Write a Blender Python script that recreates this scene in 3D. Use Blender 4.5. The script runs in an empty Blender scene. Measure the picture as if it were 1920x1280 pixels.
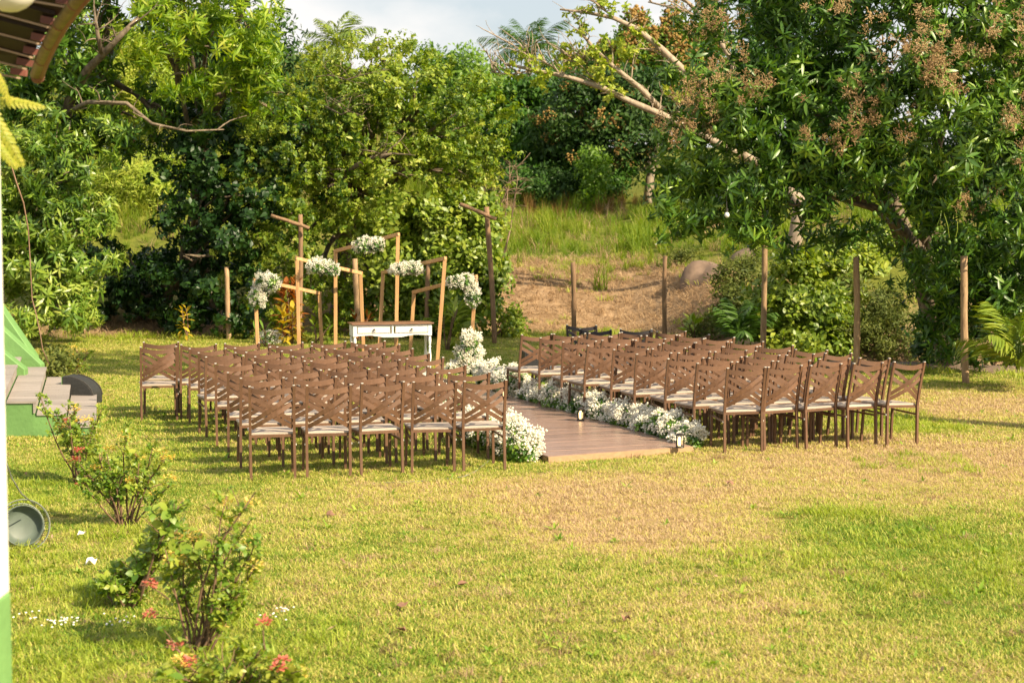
import bpy, math, random
import numpy as np
from mathutils import Vector, Matrix, Euler
random.seed(11)
RNG = np.random.default_rng(7)
PI = math.pi
S = bpy.context.scene
COL = S.collection

# ------------------------------------------------------------------ camera
F_PX, CAM_H = 3500.0, 2.68
PITCH = math.atan(277 / F_PX)
cam = bpy.data.cameras.new('camera')
cam.sensor_width = 36
cam.lens = F_PX / 1920 * 36
cam.clip_start, cam.clip_end = 0.1, 3000
cam.dof.use_dof = True
cam.dof.focus_distance = 19.5
cam.dof.aperture_fstop = 3.8
cam_o = bpy.data.objects.new('camera', cam)
COL.objects.link(cam_o)
cam_o.location = (0, 0, CAM_H)
cam_o.rotation_euler = (PI / 2 - PITCH, 0, 0)
S.camera = cam_o

# ------------------------------------------------------------------ sky, sun, exposure
SUN_EL, SUN_DIR = math.radians(37), (0.80, -0.60)      # horizontal direction towards the sun
world = bpy.data.worlds.new('World')
S.world = world
world.use_nodes = True
wn, wl = world.node_tree.nodes, world.node_tree.links
wn.clear()
w_out = wn.new('ShaderNodeOutputWorld')
w_bg = wn.new('ShaderNodeBackground')
w_bg.inputs['Strength'].default_value = 0.078
sky = wn.new('ShaderNodeTexSky')
sky.sky_type = 'NISHITA'
sky.sun_disc = False
sky.sun_elevation = SUN_EL
sky.sun_rotation = math.atan2(SUN_DIR[0], SUN_DIR[1])
sky.air_density, sky.dust_density, sky.ozone_density = 1.0, 1.5, 1.0
tc = wn.new('ShaderNodeTexCoord')
mp = wn.new('ShaderNodeMapping')
mp.inputs['Location'].default_value = (0.35, 0.1, 0.02)
mp.inputs['Scale'].default_value = (1.0, 1.0, 1.7)
nz = wn.new('ShaderNodeTexNoise')
nz.inputs['Scale'].default_value = 6.5
nz.inputs['Detail'].default_value = 9
nz.inputs['Roughness'].default_value = 0.52
cr = wn.new('ShaderNodeValToRGB')
cr.color_ramp.elements[0].position, cr.color_ramp.elements[0].color = 0.42, (0, 0, 0, 1)
cr.color_ramp.elements[1].position, cr.color_ramp.elements[1].color = 0.60, (1, 1, 1, 1)
veil = wn.new('ShaderNodeMixRGB')
veil.inputs['Fac'].default_value = 0.62
veil.inputs['Color2'].default_value = (4.7, 5.0, 5.25, 1)
cld = wn.new('ShaderNodeMixRGB')
cld.inputs['Color2'].default_value = (6.7, 6.5, 6.3, 1)
wl.new(tc.outputs['Generated'], mp.inputs['Vector'])
wl.new(mp.outputs['Vector'], nz.inputs['Vector'])
wl.new(nz.outputs['Fac'], cr.inputs['Fac'])
wl.new(sky.outputs['Color'], veil.inputs['Color1'])
wl.new(veil.outputs['Color'], cld.inputs['Color1'])
wl.new(cr.outputs['Color'], cld.inputs['Fac'])
wl.new(cld.outputs['Color'], w_bg.inputs['Color'])
wl.new(w_bg.outputs['Background'], w_out.inputs['Surface'])
sun = bpy.data.lights.new('sun', 'SUN')
sun.energy = 5.0
sun.angle = math.radians(0.53)
sun.color = (1.0, 0.84, 0.59)
sun_o = bpy.data.objects.new('sun', sun)
COL.objects.link(sun_o)
sv = Vector((SUN_DIR[0] * math.cos(SUN_EL), SUN_DIR[1] * math.cos(SUN_EL), math.sin(SUN_EL)))
sun_o.rotation_euler = sv.to_track_quat('Z', 'Y').to_euler()
S.view_settings.view_transform = 'Standard'
S.view_settings.look = 'None'
S.view_settings.exposure = 1.02
S.view_settings.gamma = 1
S.view_settings.use_curve_mapping = False
S.cycles.max_bounces = 7
S.cycles.diffuse_bounces = 3
S.cycles.transmission_bounces = 4
S.cycles.sample_clamp_indirect = 6

# ------------------------------------------------------------------ pixel -> world helpers (measured on the 1920x1280 photograph)
cT, sT = math.cos(PITCH), math.sin(PITCH)
def ray(px, py):
    u, v = (px - 960) / F_PX, (640 - py) / F_PX
    return Vector((u, cT + v * sT, -sT + v * cT))
def at(px, py, Y):
    r = ray(px, py)
    return Vector((0, 0, CAM_H)) + r * (Y / r.y)
def gnd(px, py, z=0.0):
    r = ray(px, py)
    return Vector((0, 0, CAM_H)) + r * ((z - CAM_H) / r.z)

# ------------------------------------------------------------------ object helpers
def tag(o, label=None, cat=None, group=None, kind=None):
    if label: o['label'] = label
    if cat: o['category'] = cat
    if group: o['group'] = group
    if kind: o['kind'] = kind
    return o
def wloc(o):
    v = Vector((0, 0, 0))
    while o is not None:
        v = v + o.location
        o = o.parent
    return v
def thing(name, label, cat, loc=(0, 0, 0), group=None, rz=0.0):
    o = bpy.data.objects.new(name, None)
    COL.objects.link(o)
    o.empty_display_size = 0.2
    o.location = loc
    o.rotation_euler = (0, 0, rz)
    return tag(o, label, cat, group)
def link(name, me, parent=None, kind=None):
    o = bpy.data.objects.new(name, me)
    COL.objects.link(o)
    o.parent = parent
    if kind: o['kind'] = kind
    return o
def copy_tree(o, parent=None):
    c = o.copy()
    COL.objects.link(c)
    c.parent = parent
    for ch in list(o.children):
        if ch is not c:
            copy_tree(ch, c)
    return c

class MB:
    """collects simple solids; build() links them as one mesh object"""
    def __init__(s):
        s.v, s.f = [], []
    def add(s, vs, fs):
        n = len(s.v)
        s.v += [tuple(v) for v in vs]
        s.f += [tuple(i + n for i in f) for f in fs]
        return s
    def box(s, c, d, rot=None):
        c = Vector(c)
        h = Vector(d) / 2
        vs = [Vector((x * h.x, y * h.y, z * h.z)) for z in (-1, 1) for y in (-1, 1) for x in (-1, 1)]
        if rot is not None:
            m = Euler(rot).to_matrix() if not isinstance(rot, Matrix) else rot
            vs = [m @ v for v in vs]
        return s.add([v + c for v in vs], [(0, 2, 3, 1), (4, 5, 7, 6), (0, 1, 5, 4), (2, 6, 7, 3), (0, 4, 6, 2), (1, 3, 7, 5)])
    def bar(s, p, q, w, h, up=(0, 0, 1)):
        p, q = Vector(p), Vector(q)
        d = (q - p)
        L = d.length
        z = d.normalized()
        x = Vector(up).cross(z)
        if x.length < 1e-4: x = Vector((1, 0, 0)).cross(z)
        x.normalize()
        y = z.cross(x)
        m = Matrix((x, y, z)).transposed()
        return s.box((p + q) / 2, (w, h, L), m)
    def ribbon(s, pts, n, w, t):
        """flat strip through pts, thickness t along n, width w along the other axis"""
        n = Vector(n)
        rings = []
        for i, p in enumerate(pts):
            p = Vector(p)
            d = (Vector(pts[min(i + 1, len(pts) - 1)]) - Vector(pts[max(i - 1, 0)])).normalized()
            nn = (n - d * n.dot(d)).normalized()
            b = d.cross(nn)
            rings.append([p + b * w / 2 + nn * t / 2, p - b * w / 2 + nn * t / 2, p - b * w / 2 - nn * t / 2, p + b * w / 2 - nn * t / 2])
        return s.loft(rings)
    def loft(s, rings, cap=True):
        k = len(rings[0])
        vs = [v for r in rings for v in r]
        fs = []
        for i in range(len(rings) - 1):
            for j in range(k):
                a, b = i * k + j, i * k + (j + 1) % k
                fs.append((a, b, b + k, a + k))
        if cap:
            fs.append(tuple(range(k))[::-1])
            fs.append(tuple(range((len(rings) - 1) * k, len(rings) * k)))
        return s.add(vs, fs)
    def tube(s, pts, radii, n=8, wob=0.0):
        pts = [Vector(p) for p in pts]
        if not hasattr(radii, '__len__'): radii = [radii] * len(pts)
        rings = []
        ref = Vector((0.37, 0.61, 0.70))
        for i, p in enumerate(pts):
            d = (pts[min(i + 1, len(pts) - 1)] - pts[max(i - 1, 0)]).normalized()
            x = ref.cross(d)
            if x.length < 0.05: x = Vector((1, 0, 0)).cross(d)
            x.normalize()
            y = d.cross(x)
            rings.append([p + (x * math.cos(a) + y * math.sin(a)) * radii[i] * (1 + random.uniform(-wob, wob)) for a in [2 * PI * j / n for j in range(n)]])
        return s.loft(rings)
    def lathe(s, prof, n=14, c=(0, 0, 0), m=None, cap=True):
        rings = []
        for r, z in prof:
            ring = [Vector((r * math.cos(2 * PI * j / n), r * math.sin(2 * PI * j / n), z)) for j in range(n)]
            if m is not None: ring = [m @ v for v in ring]
            rings.append([v + Vector(c) for v in ring])
        return s.loft(rings, cap)
    def ball(s, c, r, n=8, sz=1.0):
        k = n // 2 + 1
        return s.lathe([(max(1e-4, r * math.sin(PI * i / k)), -r * sz * math.cos(PI * i / k)) for i in range(k + 1)], n, c)
    def mesh(s, name, mat, off=(0, 0, 0), smooth=False):
        me = bpy.data.meshes.new(name)
        o = Vector(off)
        me.from_pydata([(v[0] - o.x, v[1] - o.y, v[2] - o.z) for v in s.v], [], s.f)
        if mat is not None: me.materials.append(mat)
        if smooth: me.polygons.foreach_set('use_smooth', [True] * len(me.polygons))
        me.update()
        return me
    def build(s, name, mat, parent=None, local=False, smooth=False, kind=None):
        off = (0, 0, 0) if (local or parent is None) else wloc(parent)
        return link(name, s.mesh(name, mat, off, smooth), parent, kind)

def bevel(o, w=0.004, seg=1):
    m = o.modifiers.new('bevel', 'BEVEL')
    m.width, m.segments, m.limit_method = w, seg, 'ANGLE'
    return o

def np_mesh(name, V, faces_by_size, mat=None, smooth=False):
    """fast mesh from numpy: faces_by_size = list of (n,k) int arrays"""
    me = bpy.data.meshes.new(name)
    V = np.asarray(V, dtype=np.float32)
    me.vertices.add(len(V))
    me.vertices.foreach_set('co', V.ravel())
    loops = np.concatenate([f.ravel() for f in faces_by_size]) if faces_by_size else np.zeros(0, int)
    if len(loops):
        sizes = np.concatenate([np.full(len(f), f.shape[1]) for f in faces_by_size])
        starts = np.concatenate([[0], np.cumsum(sizes)[:-1]])
        me.loops.add(len(loops))
        me.loops.foreach_set('vertex_index', loops.astype(np.int32))
        me.polygons.add(len(sizes))
        me.polygons.foreach_set('loop_start', starts.astype(np.int32))
        if smooth: me.polygons.foreach_set('use_smooth', np.ones(len(sizes), dtype=bool))
    if mat is not None: me.materials.append(mat)
    me.update(calc_edges=True)
    return me

# ------------------------------------------------------------------ materials
def nodes_of(m):
    m.use_nodes = True
    return m.node_tree.nodes, m.node_tree.links
def simple(name, col, rough=0.6, var=0.25, scale=8.0, bump=0.0, col2=None, metal=0.0, spec=0.4, stretch=(1, 1, 1), bscale=None):
    m = bpy.data.materials.new(name)
    n, l = nodes_of(m)
    b = n['Principled BSDF']
    b.inputs['Roughness'].default_value = rough
    b.inputs['Metallic'].default_value = metal
    b.inputs['Specular IOR Level'].default_value = spec
    t = n.new('ShaderNodeTexCoord')
    mp = n.new('ShaderNodeMapping')
    mp.inputs['Scale'].default_value = stretch
    l.new(t.outputs['Object'], mp.inputs['Vector'])
    x = n.new('ShaderNodeTexNoise')
    x.inputs['Scale'].default_value = scale
    x.inputs['Detail'].default_value = 6
    x.inputs['Roughness'].default_value = 0.62
    l.new(mp.outputs['Vector'], x.inputs['Vector'])
    r = n.new('ShaderNodeValToRGB')
    c2 = col2 or tuple(c * (1 - var) for c in col)
    r.color_ramp.elements[0].position, r.color_ramp.elements[1].position = 0.32, 0.68
    r.color_ramp.elements[0].color = (*c2, 1)
    r.color_ramp.elements[1].color = (*col, 1)
    l.new(x.outputs['Fac'], r.inputs['Fac'])
    oi = n.new('ShaderNodeObjectInfo')
    hv = n.new('ShaderNodeHueSaturation')
    mr = n.new('ShaderNodeMapRange')
    mr.inputs['To Min'].default_value, mr.inputs['To Max'].default_value = 0.85, 1.12
    l.new(oi.outputs['Random'], mr.inputs['Value'])
    l.new(mr.outputs['Result'], hv.inputs['Value'])
    l.new(r.outputs['Color'], hv.inputs['Color'])
    l.new(hv.outputs['Color'], b.inputs['Base Color'])
    if bump:
        bp = n.new('ShaderNodeBump')
        bp.inputs['Strength'].default_value = bump
        bp.inputs['Distance'].default_value = 0.02
        if bscale:
            y = n.new('ShaderNodeTexNoise')
            y.inputs['Scale'].default_value = bscale
            y.inputs['Detail'].default_value = 4
            l.new(mp.outputs['Vector'], y.inputs['Vector'])
            l.new(y.outputs['Fac'], bp.inputs['Height'])
        else:
            l.new(x.outputs['Fac'], bp.inputs['Height'])
        l.new(bp.outputs['Normal'], b.inputs['Normal'])
    return m
def leafmat(name, cols, rough=0.4, trans=0.3, spec=0.45, wscale=0.6):
    """cols: list of leaf colours; each leaf picks one, clumps drift together"""
    m = bpy.data.materials.new(name)
    n, l = nodes_of(m)
    b = n['Principled BSDF']
    out = n['Material Output']
    g = n.new('ShaderNodeNewGeometry')
    oi = n.new('ShaderNodeObjectInfo')
    nz = n.new('ShaderNodeTexNoise')
    nz.inputs['Scale'].default_value = wscale
    nz.inputs['Detail'].default_value = 2
    l.new(g.outputs['Position'], nz.inputs['Vector'])
    def math_(op, a, bb):
        x = n.new('ShaderNodeMath')
        x.operation = op
        for i, v in enumerate((a, bb)):
            if isinstance(v, (int, float)): x.inputs[i].default_value = v
            else: l.new(v, x.inputs[i])
        return x.outputs[0]
    mr = n.new('ShaderNodeMapRange')
    mr.inputs['From Min'].default_value, mr.inputs['From Max'].default_value = 0.3, 0.7
    l.new(nz.outputs['Fac'], mr.inputs['Value'])
    f = math_('ADD', math_('MULTIPLY', g.outputs['Random Per Island'], 0.4), math_('MULTIPLY', oi.outputs['Random'], 0.3))
    f = math_('ADD', f, math_('MULTIPLY', mr.outputs['Result'], 0.3))
    r = n.new('ShaderNodeValToRGB')
    els = r.color_ramp.elements
    while len(els) < len(cols): els.new(0.5)
    for i, c in enumerate(cols):
        els[i].position = 0.12 + 0.76 * i / max(1, len(cols) - 1)
        els[i].color = (*c, 1)
    l.new(f, r.inputs['Fac'])
    l.new(r.outputs['Color'], b.inputs['Base Color'])
    b.inputs['Roughness'].default_value = rough
    b.inputs['Specular IOR Level'].default_value = spec
    tr = n.new('ShaderNodeBsdfTranslucent')
    hv = n.new('ShaderNodeHueSaturation')
    hv.inputs['Saturation'].default_value = 1.1
    hv.inputs['Value'].default_value = 1.5
    l.new(r.outputs['Color'], hv.inputs['Color'])
    l.new(hv.outputs['Color'], tr.inputs['Color'])
    mx = n.new('ShaderNodeMixShader')
    mx.inputs['Fac'].default_value = trans
    l.new(b.outputs['BSDF'], mx.inputs[1])
    l.new(tr.outputs['BSDF'], mx.inputs[2])
    l.new(mx.outputs['Shader'], out.inputs['Surface'])
    return m
def emis(name, col, st):
    m = bpy.data.materials.new(name)
    n, l = nodes_of(m)
    b = n['Principled BSDF']
    b.inputs['Base Color'].default_value = (*col, 1)
    b.inputs['Emission Color'].default_value = (*col, 1)
    b.inputs['Emission Strength'].default_value = st
    return m

M = {}
M['chair'] = simple('chair_brown_metal', (0.160, 0.085, 0.049), 0.42, 0.28, 14, bump=0.05)
M['chair_dark'] = simple('chair_black_wood', (0.035, 0.03, 0.032), 0.5, 0.3, 14)
M['seat'] = simple('seat_cream', (0.46, 0.38, 0.31), 0.6, 0.12, 20, stretch=(1, 8, 1), bump=0.1)
M['cap'] = simple('clear_cap', (0.7, 0.68, 0.62), 0.4)
M['pine'] = simple('pine_beam', (0.60, 0.36, 0.165), 0.6, 0.25, 5, col2=(0.45, 0.24, 0.10), stretch=(6, 6, 0.7), bump=0.08)
M['white'] = simple('white_paint', (0.74, 0.72, 0.68), 0.5, 0.06, 12)
M['top'] = simple('table_top_wood', (0.22, 0.11, 0.06), 0.45, 0.3, 9, stretch=(1, 8, 8))
M['iron'] = simple('dark_iron', (0.05, 0.045, 0.04), 0.45, 0.2, 20)
M['plank'] = simple('runway_plank', (0.33, 0.215, 0.165), 0.27, 0.3, 3.0, col2=(0.19, 0.12, 0.092), stretch=(0.7, 5, 5), bump=0.15, spec=0.5)
M['edge'] = simple('runway_edge_wood', (0.47, 0.31, 0.17), 0.6, 0.3, 6, stretch=(1, 6, 6))
M['post'] = simple('rustic_post_bark', (0.30, 0.185, 0.10), 0.85, 0.45, 9, col2=(0.17, 0.10, 0.055), stretch=(3, 3, 0.6), bump=0.6)
M['post_light'] = simple('peeled_post', (0.46, 0.31, 0.17), 0.8, 0.4, 9, col2=(0.25, 0.15, 0.08), stretch=(3, 3, 0.6), bump=0.5)
M['bark'] = simple('tree_bark', (0.24, 0.185, 0.125), 0.9, 0.5, 6, col2=(0.08, 0.06, 0.04), stretch=(2, 2, 0.6), bump=0.8)
M['pale_bark'] = simple('pale_bark', (0.42, 0.34, 0.25), 0.85, 0.4, 7, col2=(0.22, 0.165, 0.115), stretch=(2, 2, 0.7), bump=0.6)
M['twig'] = simple('twig', (0.20, 0.12, 0.07), 0.9, 0.4, 12)
M['drytwig'] = simple('dry_twig', (0.36, 0.25, 0.17), 0.9, 0.4, 12)
M['green'] = simple('green_paint', (0.17, 0.335, 0.10), 0.65, 0.15, 2.2, col2=(0.115, 0.235, 0.07), bump=0.2, bscale=30)
M['deck'] = simple('grey_deck_plank', (0.37, 0.32, 0.285), 0.6, 0.3, 4, stretch=(1, 9, 9), bump=0.15)
M['speaker'] = simple('speaker_grey', (0.032, 0.033, 0.032), 0.7, 0.4, 30, bump=0.3)
M['speaker_black'] = simple('speaker_black', (0.022, 0.022, 0.026), 0.6, 0.3, 30, bump=0.3)
M['fan'] = simple('grey_green_metal', (0.20, 0.23, 0.19), 0.45, 0.2, 14, spec=0.5)
M['fan_in'] = simple('dark_green_grey_metal', (0.12, 0.155, 0.125), 0.5, 0.2, 14)
M['wire'] = simple('grey_wire', (0.22, 0.23, 0.22), 0.5, 0.2, 10)
M['roof'] = simple('dark_roof_boards', (0.03, 0.016, 0.012), 0.7, 0.35, 6, stretch=(6, 1, 6))
M['rafter'] = simple('red_brown_rafter', (0.24, 0.085, 0.06), 0.5, 0.25, 6)
M['batten'] = simple('pale_batten', (0.45, 0.32, 0.22), 0.6, 0.2, 8)
M['gutter'] = simple('bamboo_gutter', (0.25, 0.185, 0.065), 0.4, 0.4, 5, col2=(0.13, 0.09, 0.03), stretch=(1, 5, 5))
M['gutter_rim'] = simple('red_gutter_rim', (0.26, 0.11, 0.07), 0.5, 0.2, 8)
M['globe'] = simple('white_globe', (0.78, 0.74, 0.66), 0.35, 0.06, 10)
M['rock'] = simple('rock', (0.26, 0.18, 0.13), 0.9, 0.5, 2.5, col2=(0.11, 0.075, 0.055), bump=0.9)
M['vine'] = simple('dry_vine', (0.42, 0.26, 0.17), 0.8, 0.3, 12)
M['mango'] = simple('green_mango_skin', (0.12, 0.21, 0.03), 0.4, 0.3, 8)
M['bulb'] = simple('white_bulb', (0.8, 0.8, 0.76), 0.2, 0.03, 8)
M['dryleaf'] = simple('brown_dry_leaf', (0.28, 0.15, 0.09), 0.8, 0.4, 20)
M['petal_white'] = simple('white_petal', (0.85, 0.83, 0.80), 0.6, 0.05, 10)
M['candle'] = emis('warm_candle_light', (1.0, 0.68, 0.30), 1.5)
M['lantern'] = simple('lantern_black', (0.03, 0.024, 0.02), 0.4, 0.2, 15)
M['flower'] = leafmat('white_blossom', [(0.74, 0.70, 0.60), (0.84, 0.82, 0.74), (0.88, 0.87, 0.82)], 0.7, 0.45, 0.2, 3)
M['red'] = leafmat('red_ixora', [(0.52, 0.11, 0.08), (0.66, 0.27, 0.19)], 0.6, 0.25, 0.2)
M['yellowfl'] = leafmat('yellow_ixora', [(0.68, 0.47, 0.07), (0.75, 0.60, 0.18)], 0.6, 0.3, 0.2)
L = {}
L['mango'] = leafmat('mango_leaf', [(0.022, 0.062, 0.010), (0.050, 0.125, 0.014), (0.105, 0.205, 0.020), (0.23, 0.34, 0.035)], 0.38, 0.18, 0.45, 0.55)  # brightest tone stands in for sunlit leaf clusters
L['mango_y'] = leafmat('lit_mango_leaf', [(0.05, 0.13, 0.012), (0.17, 0.29, 0.022), (0.32, 0.43, 0.035), (0.47, 0.47, 0.08)], 0.45, 0.4, 0.45, 0.5)  # sunlit yellow-green put into the leaf colour
L['round'] = leafmat('broad_leaf', [(0.028, 0.075, 0.008), (0.12, 0.20, 0.016), (0.28, 0.35, 0.032), (0.45, 0.48, 0.10)], 0.44, 0.33, 0.35, 0.6)
L['dark'] = leafmat('shaded_leaf', [(0.010, 0.034, 0.008), (0.020, 0.060, 0.010), (0.055, 0.115, 0.016)], 0.45, 0.2, 0.4, 0.6)  # deep shade put into the leaf colour
L['lance'] = leafmat('lance_leaf', [(0.035, 0.09, 0.014), (0.11, 0.20, 0.02), (0.25, 0.34, 0.04), (0.38, 0.42, 0.09)], 0.38, 0.25, 0.5, 0.6)
L['bright'] = leafmat('bright_leaf', [(0.05, 0.12, 0.012), (0.11, 0.22, 0.018), (0.19, 0.30, 0.03)], 0.45, 0.3, 0.4, 0.3)
L['midbg'] = leafmat('wood_leaf', [(0.03, 0.085, 0.010), (0.05, 0.13, 0.014), (0.09, 0.18, 0.02)], 0.5, 0.25, 0.3, 0.25)
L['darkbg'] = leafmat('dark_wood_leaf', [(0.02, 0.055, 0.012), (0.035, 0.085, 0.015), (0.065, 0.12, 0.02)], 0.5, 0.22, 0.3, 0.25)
L['yellow'] = leafmat('yellow_green_leaf', [(0.15, 0.24, 0.02), (0.29, 0.37, 0.04), (0.45, 0.46, 0.08)], 0.5, 0.35, 0.3, 0.6)
L['bush'] = leafmat('bush_leaf', [(0.06, 0.125, 0.014), (0.18, 0.26, 0.025), (0.35, 0.40, 0.05)], 0.42, 0.3, 0.45, 0.8)
L['dull'] = leafmat('dull_bush_leaf', [(0.06, 0.09, 0.018), (0.12, 0.15, 0.03), (0.20, 0.21, 0.05)], 0.6, 0.3, 0.25, 0.8)
L['panicle'] = leafmat('mango_blossom', [(0.22, 0.13, 0.06), (0.42, 0.28, 0.14), (0.60, 0.46, 0.25)], 0.8, 0.2, 0.1, 0.7)
L['orange'] = leafmat('orange_blossom', [(0.28, 0.17, 0.05), (0.46, 0.31, 0.11)], 0.8, 0.3, 0.1, 0.3)
L['croton'] = leafmat('croton_leaf', [(0.12, 0.03, 0.014), (0.30, 0.10, 0.02), (0.44, 0.20, 0.03)], 0.4, 0.3, 0.4, 2)
L['croton_y'] = leafmat('yellow_croton_leaf', [(0.20, 0.14, 0.015), (0.48, 0.34, 0.03), (0.58, 0.44, 0.04)], 0.4, 0.3, 0.4, 2)
L['fern'] = leafmat('fern_leaf', [(0.28, 0.34, 0.03), (0.50, 0.44, 0.08)], 0.5, 0.4, 0.3, 3)
L['palm'] = leafmat('palm_leaflet', [(0.09, 0.17, 0.02), (0.20, 0.27, 0.03), (0.33, 0.36, 0.05)], 0.4, 0.3, 0.45, 1.2)
L['palm_d'] = leafmat('dark_palm_leaflet', [(0.04, 0.10, 0.014), (0.09, 0.17, 0.025)], 0.4, 0.3, 0.45, 1.2)
L['tall'] = leafmat('tall_grass_blade', [(0.08, 0.15, 0.012), (0.17, 0.25, 0.022), (0.32, 0.33, 0.06)], 0.6, 0.4, 0.2, 0.35)
L['straw'] = leafmat('straw_blade', [(0.20, 0.125, 0.07), (0.37, 0.25, 0.14), (0.50, 0.37, 0.23)], 0.8, 0.3, 0.1, 0.5)
L['reed'] = leafmat('brown_reed', [(0.14, 0.10, 0.03), (0.25, 0.14, 0.05)], 0.8, 0.3, 0.1, 0.4)

# ---- lawn colour shared by soil and blades (patches of dry turf fixed in the ground)
def lawn_group():
    g = bpy.data.node_groups.new('lawn_patches', 'ShaderNodeTree')
    g.interface.new_socket('Dry', in_out='OUTPUT', socket_type='NodeSocketFloat')
    n, l = g.nodes, g.links
    o = n.new('NodeGroupOutput')
    geo = n.new('ShaderNodeNewGeometry')
    a = n.new('ShaderNodeTexNoise')
    a.inputs['Scale'].default_value = 0.55
    a.inputs['Detail'].default_value = 5
    a.inputs['Roughness'].default_value = 0.65
    l.new(geo.outputs['Position'], a.inputs['Vector'])
    acc = None
    spots = [(1180, 930, 1.3, 0.72), (1640, 870, 2.4, 0.66), (1850, 760, 2.4, 0.6), (1250, 1000, 1.0, 0.62), (1080, 985, .8, .35), (1380, 1140, 0.8, 0.28), (700, 950, 1.6, 0.16), (1900, 850, 1.5, 0.35), (1600, 1240, 1.2, 0.1), (960, 930, 1.4, 0.2),
             (1700, 1000, 1.1, -0.28), (150, 900, 1.8, -0.3), (1830, 1120, 0.9, -0.2), (250, 1200, 1.2, -0.22), (520, 1220, 1.0, -0.1), (1700, 800, 0.55, -0.5), (300, 800, 1.6, -0.12)]
    for px, py, rad, amt in spots:
        p = gnd(px, py)
        d = n.new('ShaderNodeVectorMath')
        d.operation = 'DISTANCE'
        d.inputs[1].default_value = p
        l.new(geo.outputs['Position'], d.inputs[0])
        mr = n.new('ShaderNodeMapRange')
        mr.interpolation_type = 'SMOOTHSTEP'
        mr.inputs['From Min'].default_value, mr.inputs['From Max'].default_value = rad * 1.5, 0
        mr.inputs['To Min'].default_value, mr.inputs['To Max'].default_value = 0, amt
        l.new(d.outputs['Value'], mr.inputs['Value'])
        if acc is None: acc = mr.outputs['Result']
        else:
            s = n.new('ShaderNodeMath')
            l.new(acc, s.inputs[0])
            l.new(mr.outputs['Result'], s.inputs[1])
            acc = s.outputs[0]
    s = n.new('ShaderNodeMath')
    s.operation = 'MULTIPLY_ADD'
    l.new(a.outputs['Fac'], s.inputs[0])
    s.inputs[1].default_value = 0.85
    s.inputs[2].default_value = -0.09
    fine = n.new('ShaderNodeTexNoise')
    fine.inputs['Scale'].default_value = 3.2
    fine.inputs['Detail'].default_value = 4
    l.new(geo.outputs['Position'], fine.inputs['Vector'])
    fm = n.new('ShaderNodeMath')
    fm.operation = 'MULTIPLY_ADD'
    l.new(fine.outputs['Fac'], fm.inputs[0])
    fm.inputs[1].default_value = 0.9
    fm.inputs[2].default_value = -0.45
    fa = n.new('ShaderNodeMath')
    l.new(acc, fa.inputs[0])
    l.new(fm.outputs[0], fa.inputs[1])
    acc = fa.outputs[0]
    t = n.new('ShaderNodeMath')
    l.new(s.outputs[0], t.inputs[0])
    l.new(acc, t.inputs[1])
    t.use_clamp = True
    l.new(t.outputs[0], o.inputs['Dry'])
    return g
LAWN = lawn_group()
def blade_mat():
    m = bpy.data.materials.new('lawn_blade')
    n, l = nodes_of(m)
    b = n['Principled BSDF']
    out = n['Material Output']
    gp = n.new('ShaderNodeGroup')
    gp.node_tree = LAWN
    g = n.new('ShaderNodeNewGeometry')
    x = n.new('ShaderNodeMath')
    x.operation = 'MULTIPLY_ADD'
    l.new(g.outputs['Random Per Island'], x.inputs[0])
    x.inputs[1].default_value = 0.95
    x.inputs[2].default_value = -0.46
    y = n.new('ShaderNodeMath')
    l.new(gp.outputs['Dry'], y.inputs[0])
    l.new(x.outputs[0], y.inputs[1])
    r = n.new('ShaderNodeValToRGB')
    e = r.color_ramp.elements
    e.new(0.5); e.new(0.7)
    for i, (p, c) in enumerate([(0.0, (0.15, 0.27, 0.018)), (0.30, (0.43, 0.48, 0.060)), (0.60, (0.63, 0.55, 0.15)), (0.98, (0.56, 0.405, 0.24))]):
        e[i].position, e[i].color = p, (*c, 1)
    l.new(y.outputs[0], r.inputs['Fac'])
    l.new(r.outputs['Color'], b.inputs['Base Color'])
    b.inputs['Roughness'].default_value = 0.5
    b.inputs['Specular IOR Level'].default_value = 0.3
    tr = n.new('ShaderNodeBsdfTranslucent')
    l.new(r.outputs['Color'], tr.inputs['Color'])
    mx = n.new('ShaderNodeMixShader')
    mx.inputs['Fac'].default_value = 0.35
    l.new(b.outputs['BSDF'], mx.inputs[1])
    l.new(tr.outputs['BSDF'], mx.inputs[2])
    l.new(mx.outputs['Shader'], out.inputs['Surface'])
    return m
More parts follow.
